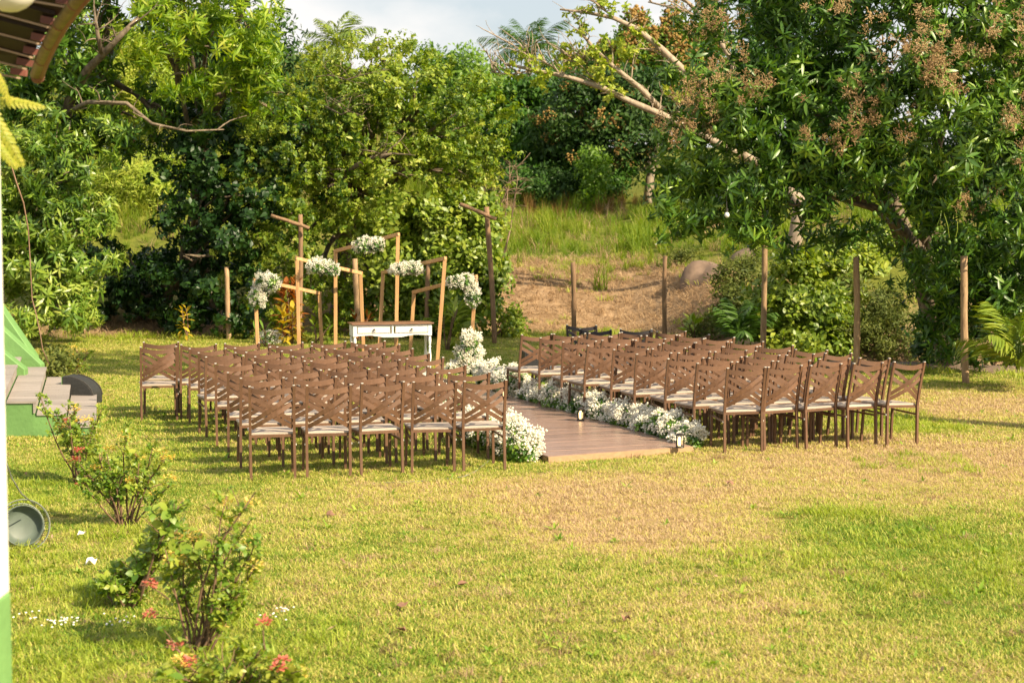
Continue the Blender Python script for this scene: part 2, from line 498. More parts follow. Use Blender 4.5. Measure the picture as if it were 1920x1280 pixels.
def ground_mat():
    m = bpy.data.materials.new('ground_soil')
    n, l = nodes_of(m)
    b = n['Principled BSDF']
    b.inputs['Roughness'].default_value = 0.95
    b.inputs['Specular IOR Level'].default_value = 0.1
    gp = n.new('ShaderNodeGroup')
    gp.node_tree = LAWN
    r = n.new('ShaderNodeValToRGB')
    e = r.color_ramp.elements
    e[0].position, e[0].color = 0.15, (0.11, 0.11, 0.02, 1)
    e[1].position, e[1].color = 0.85, (0.36, 0.25, 0.12, 1)
    l.new(gp.outputs['Dry'], r.inputs['Fac'])
    at1 = n.new('ShaderNodeAttribute')
    at1.attribute_name = 'bank'
    g = n.new('ShaderNodeNewGeometry')
    x = n.new('ShaderNodeTexNoise')
    x.inputs['Scale'].default_value = 2.2
    x.inputs['Detail'].default_value = 8
    x.inputs['Roughness'].default_value = 0.7
    l.new(g.outputs['Position'], x.inputs['Vector'])
    r2 = n.new('ShaderNodeValToRGB')
    e = r2.color_ramp.elements
    e[0].position, e[0].color = 0.32, (0.20, 0.13, 0.07, 1)
    e[1].position, e[1].color = 0.68, (0.40, 0.27, 0.16, 1)
    l.new(x.outputs['Fac'], r2.inputs['Fac'])
    at2 = n.new('ShaderNodeAttribute')
    at2.attribute_name = 'hill'
    r3 = n.new('ShaderNodeValToRGB')
    e = r3.color_ramp.elements
    e[0].position, e[0].color = 0.3, (0.07, 0.10, 0.015, 1)
    e[1].position, e[1].color = 0.7, (0.20, 0.20, 0.035, 1)
    l.new(x.outputs['Fac'], r3.inputs['Fac'])
    m1 = n.new('ShaderNodeMixRGB')
    l.new(at1.outputs['Fac'], m1.inputs['Fac'])
    l.new(r.outputs['Color'], m1.inputs['Color1'])
    l.new(r2.outputs['Color'], m1.inputs['Color2'])
    m2 = n.new('ShaderNodeMixRGB')
    l.new(at2.outputs['Fac'], m2.inputs['Fac'])
    l.new(m1.outputs['Color'], m2.inputs['Color1'])
    l.new(r3.outputs['Color'], m2.inputs['Color2'])
    l.new(m2.outputs['Color'], b.inputs['Base Color'])
    bp = n.new('ShaderNodeBump')
    bp.inputs['Strength'].default_value = 0.8
    bp.inputs['Distance'].default_value = 0.08
    l.new(x.outputs['Fac'], bp.inputs['Height'])
    l.new(bp.outputs['Normal'], b.inputs['Normal'])
    return m
M['blade'] = blade_mat()
M['ground'] = ground_mat()

# ------------------------------------------------------------------ terrain
def sst(a, b, x):
    t = np.clip((x - a) / (b - a), 0, 1)
    return t * t * (3 - 2 * t)
def edge(X):
    """distance of the lawn's far edge"""
    return 35.0 - 7.0 * sst(1.8, 6.0, X) - 1.2 * sst(6, 9, X) - 1.0 * sst(-3, -8, X)
def hz(X, Y):
    X, Y = np.asarray(X, float), np.asarray(Y, float)
    e = Y - edge(X)
    left = sst(-2.5, -6.5, X)
    right = sst(3.4, 6.0, X)
    bank = 1.25 * sst(0.2, 6.5, e) + 0.062 * np.clip(e - 6.0, 0, 60)
    hill = 0.26 * np.clip(e - 5, 0, 16) * left
    dip = -0.7 * sst(0, 2.2, e) * (1 - sst(4.5, 10, e)) * right
    z = bank + hill + dip
    z = np.where(e > 0, z + 0.12 * np.sin(X * 0.9 + 1) * np.sin(Y * 0.7) * sst(1, 6, e), 0)
    far = sst(75, 130, Y)
    return z * (1 - far) + 5.0 * far
xs = np.unique(np.concatenate([np.linspace(-420, -40, 12), np.linspace(-40, -14, 20), np.linspace(-14, 14, 113), np.linspace(14, 40, 20), np.linspace(40, 420, 12)]))
ys = np.unique(np.concatenate([np.linspace(-80, 0, 6), np.linspace(0, 25, 12), np.linspace(25, 60, 118), np.linspace(60, 110, 26), np.linspace(110, 700, 12)]))
GX, GY = np.meshgrid(xs, ys)
GZ = hz(GX, GY)
V = np.stack([GX.ravel(), GY.ravel(), GZ.ravel()], 1)
ny, nx = GX.shape
ii = (np.arange(ny - 1)[:, None] * nx + np.arange(nx - 1)[None, :]).ravel()
me = np_mesh('ground', V, [np.stack([ii, ii + 1, ii + 1 + nx, ii + nx], 1)], M['ground'], True)
E = (GY - edge(GX)).ravel()
for nm, val in (('bank', sst(0.3, 1.2, E)), ('hill', sst(4.4, 7.6, E + 0.8 * np.sin(GX.ravel() * 1.3) + 3.8 * sst(-2.2, -4.5, GX.ravel())))):
    a = me.attributes.new(nm, 'FLOAT', 'POINT')
    a.data.foreach_set('value', val.astype(np.float32))
tag(link('ground', me), kind='structure')

# ------------------------------------------------------------------ leaf clusters (used by the crowns) and scatter
def leaf(Ln, W, fold=0.15, curl=0.25, wide=0.4):
    """leaf along +X, normal +Z: 8 verts, 6 faces"""
    ts = [0.0, wide, 0.78, 1.0]
    ws = [0.0, W / 2, W * 0.36, 0.0]
    vs = [(0, 0, 0)]
    for t, w in ((ts[1], ws[1]), (ts[2], ws[2])):
        z = -curl * t * t * Ln
        vs += [(t * Ln, w, z + fold * w), (t * Ln, 0, z), (t * Ln, -w, z + fold * w)]
    vs.append((Ln, 0, -curl * Ln))
    tri = [(0, 2, 1), (0, 3, 2), (7, 4, 5), (7, 5, 6)]
    quad = [(1, 2, 5, 4), (2, 3, 6, 5)]
    return np.array(vs), np.array(tri), np.array(quad)
class Cluster:
    def __init__(s):
        s.V, s.T, s.Q, s.n = [], [], [], 0
    def put(s, lf, R, p, sc=1.0):
        v, t, q = lf
        s.V.append((v * sc) @ np.asarray(R).T + np.asarray(p))
        if len(t): s.T.append(t + s.n)
        if len(q): s.Q.append(q + s.n)
        s.n += len(v)
    def mesh(s, name, mat, smooth=True):
        f = []
        if s.T: f.append(np.concatenate(s.T))
        if s.Q: f.append(np.concatenate(s.Q))
        return np_mesh(name, np.concatenate(s.V), f, mat, smooth)
def rotm(az, el, roll=0.0):
    return np.array((Matrix.Rotation(az, 3, 'Z') @ Matrix.Rotation(-el, 3, 'Y') @ Matrix.Rotation(roll, 3, 'X')))
def rosette(mat, n, Ln, W, el0, el1, stem=0.08, curl=0.3, wide=0.42, fold=0.15):
    c = Cluster()
    for i in range(n):
        t = i / max(1, n - 1)
        az = i * 2.4 + random.uniform(-0.4, 0.4)
        el = math.radians(el0 + (el1 - el0) * t + random.uniform(-14, 14))
        lf = leaf(Ln, W, fold, curl * random.uniform(0.5, 1.5), wide)
        c.put(lf, rotm(az, el, random.uniform(-0.5, 0.5)), (0, 0, stem * (t - 0.6)), random.uniform(0.7, 1.15))
    return c.mesh('leaf_cluster', mat)
def spray(mat, n, Ln, W, size, curl=0.15, wide=0.5):
    """leaves scattered along a few twigs"""
    c = Cluster()
    for i in range(n):
        az, el = random.uniform(0, 2 * PI), math.radians(random.gauss(15, 35))
        r = size * random.random() ** 0.6
        a2 = random.uniform(0, 2 * PI)
        p = (r * math.cos(a2), r * math.sin(a2), random.uniform(-0.5, 0.5) * size)
        c.put(leaf(Ln, W, 0.15, curl, wide), rotm(az, el, random.uniform(-0.6, 0.6)), p, random.uniform(0.65, 1.2))
    return c.mesh('leaf_spray', mat)
def puff(mat, n, size, dot, stalk=0.0):
    """many little blobs in a ball (blossoms, panicles)"""
    c = Cluster()
    octv = np.array([(1, 0, 0), (-1, 0, 0), (0, 1, 0), (0, -1, 0), (0, 0, .75), (0, 0, -.75)], float)
    octf = np.array([(0, 2, 4), (2, 1, 4), (1, 3, 4), (3, 0, 4), (2, 0, 5), (1, 2, 5), (3, 1, 5), (0, 3, 5)])
    for i in range(n):
        d = RNG.normal(size=3)
        d /= np.linalg.norm(d)
        p = d * size * random.random() ** 0.45
        R = rotm(random.uniform(0, 6), random.uniform(-1, 1), random.uniform(0, 3))
        c.put((octv, octf, np.zeros((0, 4), int)), R, p, dot * random.uniform(0.65, 1.3))
    return c.mesh('puff', mat, False)
def panicle(mat, Ln):
    c = Cluster()
    octv = np.array([(1, 0, 0), (-1, 0, 0), (0, 1, 0), (0, -1, 0), (0, 0, 1), (0, 0, -1)], float)
    octf = np.array([(0, 2, 4), (2, 1, 4), (1, 3, 4), (3, 0, 4), (2, 0, 5), (1, 2, 5), (3, 1, 5), (0, 3, 5)])
    none = np.zeros((0, 4), int)
    for i in range(9):
        t = 0.15 + 0.85 * i / 8
        az = i * 2.4
        br = Ln * 0.55 * (1.1 - t) + 0.03
        el = math.radians(random.uniform(15, 50))
        d = np.array((math.cos(az) * math.cos(el), math.sin(az) * math.cos(el), math.sin(el)))
        b = np.array((0, 0, Ln * t))
        c.put((np.array([(0, .003, 0), (0, -.003, 0), (br, 0, 0)]), np.array([(0, 1, 2)]), none), rotm(az, el), b)
        for k in range(7):
            p = b + d * br * (0.3 + 0.7 * k / 6) + RNG.normal(size=3) * 0.012
            c.put((octv * np.array((0.5, 0.5, 1.1)), octf, none), rotm(az, el + 1.2), p, 0.017 * random.uniform(0.7, 1.3))
    return c.mesh('panicle', mat, False)
def tuft(mat, n, h, spread, w, lean=0.5):
    c = Cluster()
    for i in range(n):
        az = random.uniform(0, 2 * PI)
        hh = h * random.uniform(0.5, 1.15)
        le = lean * random.uniform(0.2, 1.3)
        r = spread * math.sqrt(random.random())
        a2 = random.uniform(0, 2 * PI)
        vs = []
        for t, ww in ((0, 1), (0.4, 0.9), (0.75, 0.6), (1.0, 0.05)):
            x = hh * le * t ** 1.8
            z = hh * t * (1 - 0.35 * le * t)
            vs += [(x, ww * w / 2, z), (x, -ww * w / 2, z)]
        q = np.array([(0, 1, 3, 2), (2, 3, 5, 4), (4, 5, 7, 6)])
        c.put((np.array(vs), np.zeros((0, 3), int), q), rotm(az, 0), (r * math.cos(a2), r * math.sin(a2), 0))
    return c.mesh('grass_tuft', mat)
def turf_tile(mat, n, size, h, w):
    N = n
    ax = RNG.uniform(-size / 2, size / 2, (N, 2))
    az = RNG.uniform(0, 2 * PI, N)
    hh = h * RNG.uniform(0.45, 1.2, N)
    le = RNG.uniform(0.3, 2.2, N)
    ca, sa = np.cos(az), np.sin(az)
    V = np.zeros((N, 5, 3))
    for k, (t, ww) in enumerate([(0, -1), (0, 1), (0.55, 0.8), (0.55, -0.8), (1, 0)]):
        x = hh * le * t ** 1.6
        z = hh * t / np.sqrt(1 + 0.5 * le * le)
        y = ww * w / 2
        V[:, k, 0] = ax[:, 0] + ca * x - sa * y
        V[:, k, 1] = ax[:, 1] + sa * x + ca * y
        V[:, k, 2] = z - 0.002
    b = np.arange(N)[:, None] * 5
    return np_mesh('turf_tile', V.reshape(-1, 3), [b + np.array([[3, 2, 4]]), b + np.array([[0, 1, 2, 3]])], mat)

GROUPS = {}
def variant_objs(key, meshes):
    return [bpy.data.objects.new('leaf_source', m) for m in meshes]
def node_group(key, meshes):
    if key in GROUPS: return GROUPS[key]
    g = bpy.data.node_groups.new('scatter_' + key, 'GeometryNodeTree')
    g.interface.new_socket('Geometry', in_out='INPUT', socket_type='NodeSocketGeometry')
    g.interface.new_socket('Geometry', in_out='OUTPUT', socket_type='NodeSocketGeometry')
    n, l = g.nodes, g.links
    gi, go = n.new('NodeGroupInput'), n.new('NodeGroupOutput')
    iop = n.new('GeometryNodeInstanceOnPoints')
    g2i = n.new('GeometryNodeGeometryToInstance')
    for o in variant_objs(key, meshes):
        oi = n.new('GeometryNodeObjectInfo')
        oi.inputs['Object'].default_value = o
        l.new(oi.outputs['Geometry'], g2i.inputs[0])
    def named(nm, dt):
        a = n.new('GeometryNodeInputNamedAttribute')
        a.data_type = dt
        a.inputs['Name'].default_value = nm
        return a.outputs['Attribute']
    e2r = n.new('FunctionNodeEulerToRotation')
    l.new(named('rot', 'FLOAT_VECTOR'), e2r.inputs[0])
    l.new(gi.outputs[0], iop.inputs['Points'])
    l.new(g2i.outputs[0], iop.inputs['Instance'])
    iop.inputs['Pick Instance'].default_value = True
    l.new(named('vid', 'INT'), iop.inputs['Instance Index'])
    l.new(e2r.outputs[0], iop.inputs['Rotation'])
    l.new(named('scl', 'FLOAT_VECTOR'), iop.inputs['Scale'])
    l.new(iop.outputs[0], go.inputs[0])
    g['nv'] = len(meshes)
    GROUPS[key] = g
    return g
def dir_euler(D, spin):
    """euler angles that turn +Z onto D, with a random spin about it"""
    z = D / np.linalg.norm(D, axis=1, keepdims=True)
    ref = np.where(np.abs(z[:, 2:3]) < 0.95, np.array([[0, 0, 1.0]]), np.array([[1.0, 0, 0]]))
    x = np.cross(ref, z)
    x /= np.linalg.norm(x, axis=1, keepdims=True)
    y = np.cross(z, x)
    c, s_ = np.cos(spin)[:, None], np.sin(spin)[:, None]
    x2, y2 = x * c + y * s_, y * c - x * s_
    return np.stack([np.arctan2(y2[:, 2], z[:, 2]), np.arcsin(np.clip(-x2[:, 2], -1, 1)), np.arctan2(x2[:, 1], x2[:, 0])], 1)
def scatter(name, key, P, D=None, scl=None, parent=None, mat=None, kind='stuff'):
    """one object whose geometry nodes place leaf clusters on its points"""
    g = GROUPS[key]
    P = np.asarray(P, float)
    N = len(P)
    me = np_mesh(name, P - np.array(wloc(parent) if parent is not None else (0, 0, 0)), [])
    spin = RNG.uniform(0, 2 * PI, N)
    rot = dir_euler(D, spin) if D is not None else np.stack([np.zeros(N), np.zeros(N), spin], 1)
    if scl is None: scl = RNG.uniform(0.8, 1.2, N)
    scl = np.asarray(scl, float)
    if scl.ndim == 1: scl = np.repeat(scl[:, None], 3, 1)
    for nm, dt, val in (('rot', 'FLOAT_VECTOR', rot), ('scl', 'FLOAT_VECTOR', scl)):
        a = me.attributes.new(nm, dt, 'POINT')
        a.data.foreach_set('vector', val.astype(np.float32).ravel())
    a = me.attributes.new('vid', 'INT', 'POINT')
    a.data.foreach_set('value', RNG.integers(0, g['nv'], N).astype(np.int32))
    o = link(name, me, parent, kind)
    md = o.modifiers.new('scatter', 'NODES')
    md.node_group = g
    return o

R_ = random.uniform
node_group('mango', [rosette(L['mango'], random.randint(8, 17), R_(.19, .25), R_(.038, .05), R_(20, 60), R_(-85, -50), R_(.1, .24), R_(.3, .55)) for _ in range(9)])
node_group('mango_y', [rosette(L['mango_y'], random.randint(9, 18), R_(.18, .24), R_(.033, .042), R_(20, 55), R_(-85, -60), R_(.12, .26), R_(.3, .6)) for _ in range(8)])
node_group('round', [rosette(L['round'], random.randint(8, 15), R_(.10, .14), R_(.05, .064), R_(60, 85), R_(-35, 5), R_(.18, .36), R_(.08, .2), 0.55, 0.25) for _ in range(9)])
node_group('dark', [rosette(L['dark'], random.randint(8, 14), R_(.11, .15), R_(.055, .072), 70, -35, R_(.2, .34), 0.15, 0.55) for _ in range(7)])
node_group('lance', [rosette(L['lance'], random.randint(8, 16), R_(.15, .2), R_(.034, .046), R_(45, 75), R_(-50, -20), R_(.14, .28), R_(.2, .4)) for _ in range(7)])
node_group('bright', [spray(L['bright'], 26, 0.16, 0.075, 0.36) for _ in range(3)])
node_group('midbg', [spray(L['midbg'], 26, 0.17, 0.075, 0.38) for _ in range(3)])
node_group('darkbg', [spray(L['darkbg'], 26, 0.2, 0.075, 0.40) for _ in range(3)])
node_group('yellow', [spray(L['yellow'], 24, 0.20, 0.032, 0.30, 0.3) for _ in range(3)])
node_group('yleaf', [rosette(L['yellow'], 9, 0.15, 0.07, 60, -60, 0.15, 0.3, 0.5) for _ in range(3)])
node_group('bush', [spray(L['bush'], 24, 0.095, 0.05, 0.17, 0.15) for _ in range(3)])
node_group('dull', [spray(L['dull'], 28, 0.07, 0.028, 0.16, 0.15) for _ in range(3)])
node_group('panicle', [panicle(L['panicle'], 0.30) for _ in range(3)])
node_group('orange', [puff(L['orange'], 26, 0.28, 0.055) for _ in range(3)])
node_group('blossom', [puff(M['flower'], 16, 0.048, 0.0125) for _ in range(3)])
node_group('hedge_leaf', [rosette(L['mango'], 9, 0.075, 0.032, 60, -20, 0.06, 0.2) for _ in range(3)])
node_group('tall', [tuft(L['tall'], 34, 0.62, 0.16, 0.018, 0.7) for _ in range(4)])
node_group('dry_tall', [tuft(L['straw'], 22, 0.6, 0.2, 0.014, 0.8) for _ in range(3)])
node_group('straw', [tuft(L['straw'], 26, 0.16, 0.16, 0.012, 1.6) for _ in range(4)])
node_group('reed', [tuft(L['reed'], 20, 1.1, 0.14, 0.025, 0.35) for _ in range(3)])
node_group('lawn_near', [turf_tile(M['blade'], 2200, 0.62, 0.036, 0.0062) for _ in range(6)])
node_group('lawn_far', [turf_tile(M['blade'], 1700, 0.72, 0.038, 0.0095) for _ in range(5)])
L['long'] = leafmat('long_lawn_blade', [(0.17, 0.26, 0.02), (0.33, 0.40, 0.04), (0.46, 0.47, 0.09)], 0.5, 0.35, 0.3, 1.5)
node_group('lawn_long', [tuft(L['long'], 26, 0.13, 0.14, 0.008, 1.3) for _ in range(3)])
L['ixora'] = leafmat('ixora_leaf', [(0.06, 0.15, 0.014), (0.17, 0.27, 0.025), (0.40, 0.41, 0.06)], 0.4, 0.35, 0.45, 2.0)
node_group('shrub_leaf', [rosette(L['ixora'], 6, 0.055, 0.030, 60, -20, 0.05, 0.2) for _ in range(3)])
L['weed'] = leafmat('weed_leaf', [(0.10, 0.20, 0.02), (0.20, 0.32, 0.03), (0.34, 0.42, 0.06)], 0.5, 0.3, 0.3, 2.0)
L['litter'] = leafmat('litter_leaf', [(0.16, 0.09, 0.05), (0.34, 0.22, 0.13), (0.50, 0.38, 0.25)], 0.8, 0.1, 0.2, 2.0)
node_group('weed', [rosette(L['weed'], random.randint(6, 11), R_(.05, .11), R_(.014, .03), 60, 5, .01, .3) for _ in range(6)])
def litter_mesh():
    c = Cluster()
    c.put(leaf(R_(.03, .06), R_(.012, .026), .4, R_(-.3, .5), .5), np.eye(3), (0, 0, 0))
    return c.mesh('litter', L['litter'])
node_group('litter', [litter_mesh() for _ in range(5)])
node_group('shrub_big', [rosette(L['ixora'], 6, 0.085, 0.050, 50, 0, 0.04, 0.2, 0.5) for _ in range(3)])

# ------------------------------------------------------------------ lawn, long grass, hill grass
def jgrid(x0, x1, y0, y1, st, j=0.5):
    X, Y = np.meshgrid(np.arange(x0, x1, st), np.arange(y0, y1, st))
    X, Y = X.ravel(), Y.ravel()
    return X + RNG.uniform(-j, j, len(X)) * st, Y + RNG.uniform(-j, j, len(X)) * st
def lawn_pts(y0, y1, st):
    X, Y = jgrid(-14, 14, y0, y1, st, 0.12)
    ok = (np.abs(X) < 0.30 * Y + 1.6) & (Y < edge(X) + 0.3)
    X, Y = X[ok], Y[ok]
    return np.stack([X, Y, np.zeros(len(X))], 1)
scatter('near_lawn_grass', 'lawn_near', lawn_pts(7.5, 19.5, 0.50), scl=None)
scatter('far_lawn_grass', 'lawn_far', lawn_pts(19.4, 36, 0.56), scl=None)
pp = []
for px, py, n, r in ((1690, 800, 130, 0.55), (1640, 780, 90, 0.5), (1740, 870, 50, 0.5), (1580, 965, 26, 0.22), (1800, 1000, 40, 0.8), (230, 860, 60, 0.6), (60, 925, 90, 0.6), (130, 1120, 70, 0.4), (260, 1010, 40, 0.35), (120, 1230, 90, 0.5), (300, 1240, 70, 0.5), (540, 1200, 40, 0.4), (1860, 1090, 30, 0.5), (60, 1050, 50, 0.4), (1450, 1050, 20, 0.5), (1700, 1050, 40, 0.8)):
    c = gnd(px, py)
    a, q = RNG.uniform(0, 2 * PI, n), r * np.sqrt(RNG.uniform(0, 1, n))
    pp.append(np.stack([c.x + 1.4 * q * np.cos(a), c.y + 1.4 * q * np.sin(a), np.zeros(n)], 1))
pp = np.concatenate(pp)
scatter('long_grass', 'lawn_long', pp, scl=RNG.uniform(0.35, 0.95, len(pp)))
X = RNG.uniform(-1, 1, 420)
Y = 9.5 + 17 * RNG.uniform(0, 1, 420) ** 1.2
X = X * (0.29 * Y)
scatter('lawn_weeds', 'weed', np.stack([X, Y, np.full(420, .004)], 1), scl=RNG.uniform(0.35, 1.1, 420))
for lb_n, key_, n_, lo_, hi_ in (('thatch_tufts', 'straw', 900, .22, .5), ('dark_turf_tufts', 'lawn_long', 700, .18, .42)):
    Y = 9.3 + 17 * RNG.uniform(0, 1, n_) ** 1.2
    X = RNG.uniform(-1, 1, n_) * 0.29 * Y
    w_ = np.sin(X * 1.9 + 1) * np.sin(Y * 1.3) + 0.6 * np.sin(X * 4.1 + Y * 2.2)
    k = (w_ > 0.15) if key_ == 'straw' else (w_ < -0.1)
    scatter(lb_n, key_, np.stack([X[k], Y[k], np.full(k.sum(), .0)], 1), scl=RNG.uniform(lo_, hi_, k.sum()))
X = RNG.uniform(-1, 1, 500)
Y = 9.5 + 18 * RNG.uniform(0, 1, 500) ** 1.2
X = X * (0.29 * Y)
scatter('leaf_litter', 'litter', np.stack([X, Y, np.full(500, .022)], 1), RNG.normal(0, .5, (500, 3)) + np.array((0, 0, 1)), scl=RNG.uniform(0.4, 1.2, 500))
# grass along the lawn's far edge
X = RNG.uniform(-12, 10, 420)
Y = edge(X) + RNG.normal(0.2, 0.35, 420)
scatter('edge_grass', 'lawn_long', np.stack([X, Y, hz(X, Y)], 1), scl=RNG.uniform(0.6, 1.6, 420))
# dry bank
X, Y = jgrid(-12, 10, 34, 46, 0.19)
e = Y - edge(X)
ok = (e > 0.5) & (e < 7.0 - 4.5 * sst(-2.2, -4.5, X)) & (np.abs(X) < 0.3 * Y)
X, Y = X[ok], Y[ok]
scatter('dry_bank_straw', 'straw', np.stack([X, Y, hz(X, Y) - 0.01], 1), np.stack([RNG.normal(0, .3, len(X)), np.full(len(X), -.35), np.ones(len(X))], 1), RNG.uniform(0.35, 1.05, len(X)))
k = RNG.uniform(0, 1, len(X)) < 0.03 + 0.30 * sst(3.0, 6.5, Y[:] - edge(X) + 0.8 * np.sin(X * 1.3))
scatter('bank_weeds', 'lawn_long', np.stack([X[k], Y[k], hz(X[k], Y[k])], 1), scl=RNG.uniform(0.6, 1.8, k.sum()))
# terrace grass
X, Y = jgrid(-18, 16, 38, 66, 0.36)
e = Y - edge(X)
thr = 5.7 + 0.8 * np.sin(X * 1.1 + 2) + RNG.normal(0, 1.0, len(X)) - 4.0 * sst(-2.2, -4.5, X)
ok = (e > thr) & (np.abs(X) < 0.3 * Y) & ~((np.abs(X - 4.0) < 0.4) & (Y > 50))
X, Y = X[ok], Y[ok]
scatter('terrace_grass', 'tall', np.stack([X, Y, hz(X, Y) - 0.02], 1), scl=RNG.uniform(0.35, 1.1, len(X)) * (0.75 + 0.45 * np.sin(X * 1.7 + Y * .6) * np.sin(Y * .9 - X * .5)))
k = RNG.uniform(0, 1, len(X)) < .22
scatter('dry_terrace_grass', 'dry_tall', np.stack([X[k], Y[k], hz(X[k], Y[k]) - 0.02], 1), scl=RNG.uniform(0.4, 1.0, k.sum()))
X, Y = RNG.uniform(0.4, 3.7, 90), RNG.normal(54.5, 1.6, 90)
scatter('brown_reeds', 'reed', np.stack([X, Y, hz(X, Y)], 1), scl=RNG.uniform(0.2, 0.7, 90))

# ------------------------------------------------------------------ tree builder
def wavy(D, k, rng):
    s = np.zeros(len(D))
    for f in (2.0, 3.7, 6.5):
        w = rng.normal(size=(2, 3)) * f
        s += np.sin(D @ w[0] + rng.uniform(0, 6)) * np.sin(D @ w[1] + rng.uniform(0, 6)) / f * 2
    return s * k
def crown_points(lobes, dens, csize, up=0.35, droop=0.0, inner=0.3, bumpy=0.22, back=0.55, clump=8):
    PP, DD = [], []
    for (px, py, d, rx, rz) in lobes:
        c = np.array(at(px, py, d))
        r = np.array((rx / F_PX * d, 0.8 * (rx + rz) / 2 / F_PX * d, rz / F_PX * d))
        area = 4 * PI * ((r[0] * r[1]) ** 1.6 / 3 + (r[0] * r[2]) ** 1.6 / 3 + (r[1] * r[2]) ** 1.6 / 3) ** (1 / 1.6)
        n = int(dens * area / (csize * csize)) + 6
        n1 = max(4, n // clump)
        D = RNG.normal(size=(n1, 3))
        D /= np.linalg.norm(D, axis=1, keepdims=True)
        keep = (D[:, 1] < 0.25) | (RNG.uniform(0, 1, n1) < back)
        D = D[keep]
        n1 = len(D)
        rr = 1 - inner * RNG.uniform(0, 1, n1) ** 1.4 * 1.6 + wavy(D, bumpy, RNG) + RNG.normal(0, 0.05, n1)
        rr = np.clip(rr, 0.2, 1.2)
        C = c + D * r * rr[:, None]
        N = D / r
        N /= np.linalg.norm(N, axis=1, keepdims=True)
        C, N = np.repeat(C, clump, 0), np.repeat(N, clump, 0)
        n = len(C)
        B = RNG.normal(size=(n, 3))
        B /= np.linalg.norm(B, axis=1, keepdims=True)
        B = B + 0.55 * N
        P = C + B * csize * 0.95 * RNG.uniform(0.25, 1.1, (n, 1)) * np.array((1, 1, 0.85))
        G = 0.6 * N + 0.8 * B + np.array((0, 0, up - droop)) + RNG.normal(0, 0.3, (n, 3))
        PP.append(P)
        DD.append(G)
    P, G = np.concatenate(PP), np.concatenate(DD)
    ok = P[:, 2] > hz(P[:, 0], P[:, 1]) + 0.06
    return P[ok], G[ok]
def limb_path(p, q, sag=0.1, n=7):
    p, q = Vector(p), Vector(q)
    d = q - p
    off = Vector((R_(-1, 1), R_(-1, 1), R_(0, 1))) * d.length * sag
    return [p.lerp(q, i / (n - 1)) + off * math.sin(PI * i / (n - 1)) + Vector((R_(-1, 1), R_(-1, 1), R_(-1, 1))) * d.length * 0.012 * (0 < i < n - 1) for i in range(n)]
def taper(r0, r1, n=7):
    return [r0 + (r1 - r0) * i / (n - 1) for i in range(n)]
def tree(name, label, cat, base, lobes, key, dens=2.2, csize=0.3, trunk_r=0.14, group=None, mat='bark', limbs=(), trunk_top=None, scl=(0.8, 1.25), crown='crown', fork=None, autolimb=True, **kw):
    bx, by, bd = base
    b = at(bx, by, bd)
    b.z = float(hz(b.x, b.y))
    t = thing(name, label, cat, b, group)
    cs = [at(l[0], l[1], l[2]) for l in lobes]
    top = at(*trunk_top) if trunk_top else sum(cs, Vector()) / len(cs) - Vector((0, 0, 0.4))
    if trunk_r > 0:
        m = MB()
        path = limb_path(b - Vector((0, 0, 0.15)), top, 0.05, 9)
        rad = [trunk_r * (1.35 if i == 0 else 1.12 if i == 1 else 1) * (1 - 0.5 * i / 8) for i in range(9)]
        m.tube(path, rad, 10, 0.08)
        m.build('trunk', M[mat], t, smooth=True)
        if autolimb:
            for c in cs:
                mm = MB()
                s = path[random.choice((5, 6, 7))]
                pth = limb_path(s, c, 0.1)
                mm.tube(pth, taper(trunk_r * 0.32, trunk_r * 0.08), 7, 0.08)
                for _ in range(4):
                    a = pth[random.choice((3, 4, 5))]
                    q = c + Vector((R_(-1, 1), R_(-1, 0.6), R_(-0.6, 0.8))) * min(0.45, (c - s).length * 0.4)
                    mm.tube(limb_path(a, q, 0.1, 5), taper(trunk_r * 0.2, 0.008, 5), 5)
                mm.build('limb', M[mat], t, smooth=True)
    for pts, r0, r1 in limbs:
        mm = MB()
        P = [at(*p) for p in pts]
        mm.tube(P, taper(r0, r1 * .5, len(P)), 8, 0.12)
        for _ in range(9):
            i_ = random.randint(1, len(P) - 1)
            a = P[i_ - 1].lerp(P[i_], R_(0, 1))
            q = a + Vector((R_(-.5, .6), R_(-.4, .2), R_(-.15, .5)))
            pp_ = limb_path(a, q, .15, 5)
            mm.tube(pp_, taper(min(.02, r0 * .35), .005, 5), 5)
            mm.tube(limb_path(pp_[3], pp_[3] + Vector((R_(-.3, .3), R_(-.2, .2), R_(-.05, .3))), .15, 4), taper(.008, .003, 4), 4)
        mm.build('limb', M[mat], t, smooth=True)
    P, G = crown_points(lobes, dens, csize, **kw)
    scatter(crown, key, P, G, RNG.uniform(scl[0], scl[1], len(P)), t)
    return t, P, G

# ------------------------------------------------------------------ trees: left mass
tree('mango_tree', 'tall dark mango tree behind the roof eave with a long bare limb', 'tree', (128, 622, 36.2),
     [(90, 60, 34.5, 140, 120), (210, 30, 34.4, 90, 90), (150, 190, 34.6, 120, 70), (60, 210, 34.8, 100, 80), (230, 250, 34.9, 90, 40), (120, 265, 34.2, 80, 50), (320, 230, 35.2, 90, 50), (200, -140, 34.5, 260, 110)],
     'mango', 2.1, 0.34, 0.24, trunk_top=(215, 80, 35.2), droop=0.45, up=0.2,
     limbs=[([(110, 330, 35.4), (130, 190, 34.2), (165, 130, 33.6), (200, 95, 33.2), (228, 66, 33.0), (262, 30, 33.2)], 0.12, 0.06),
            ([(120, 215, 34.4), (165, 192, 33.0), (238, 194, 32.8), (285, 232, 32.6), (350, 246, 32.6), (420, 243, 32.8)], 0.05, 0.022),
            ([(190, 100, 33.2), (182, 60, 33.0), (176, 10, 33.1)], 0.05, 0.03)])
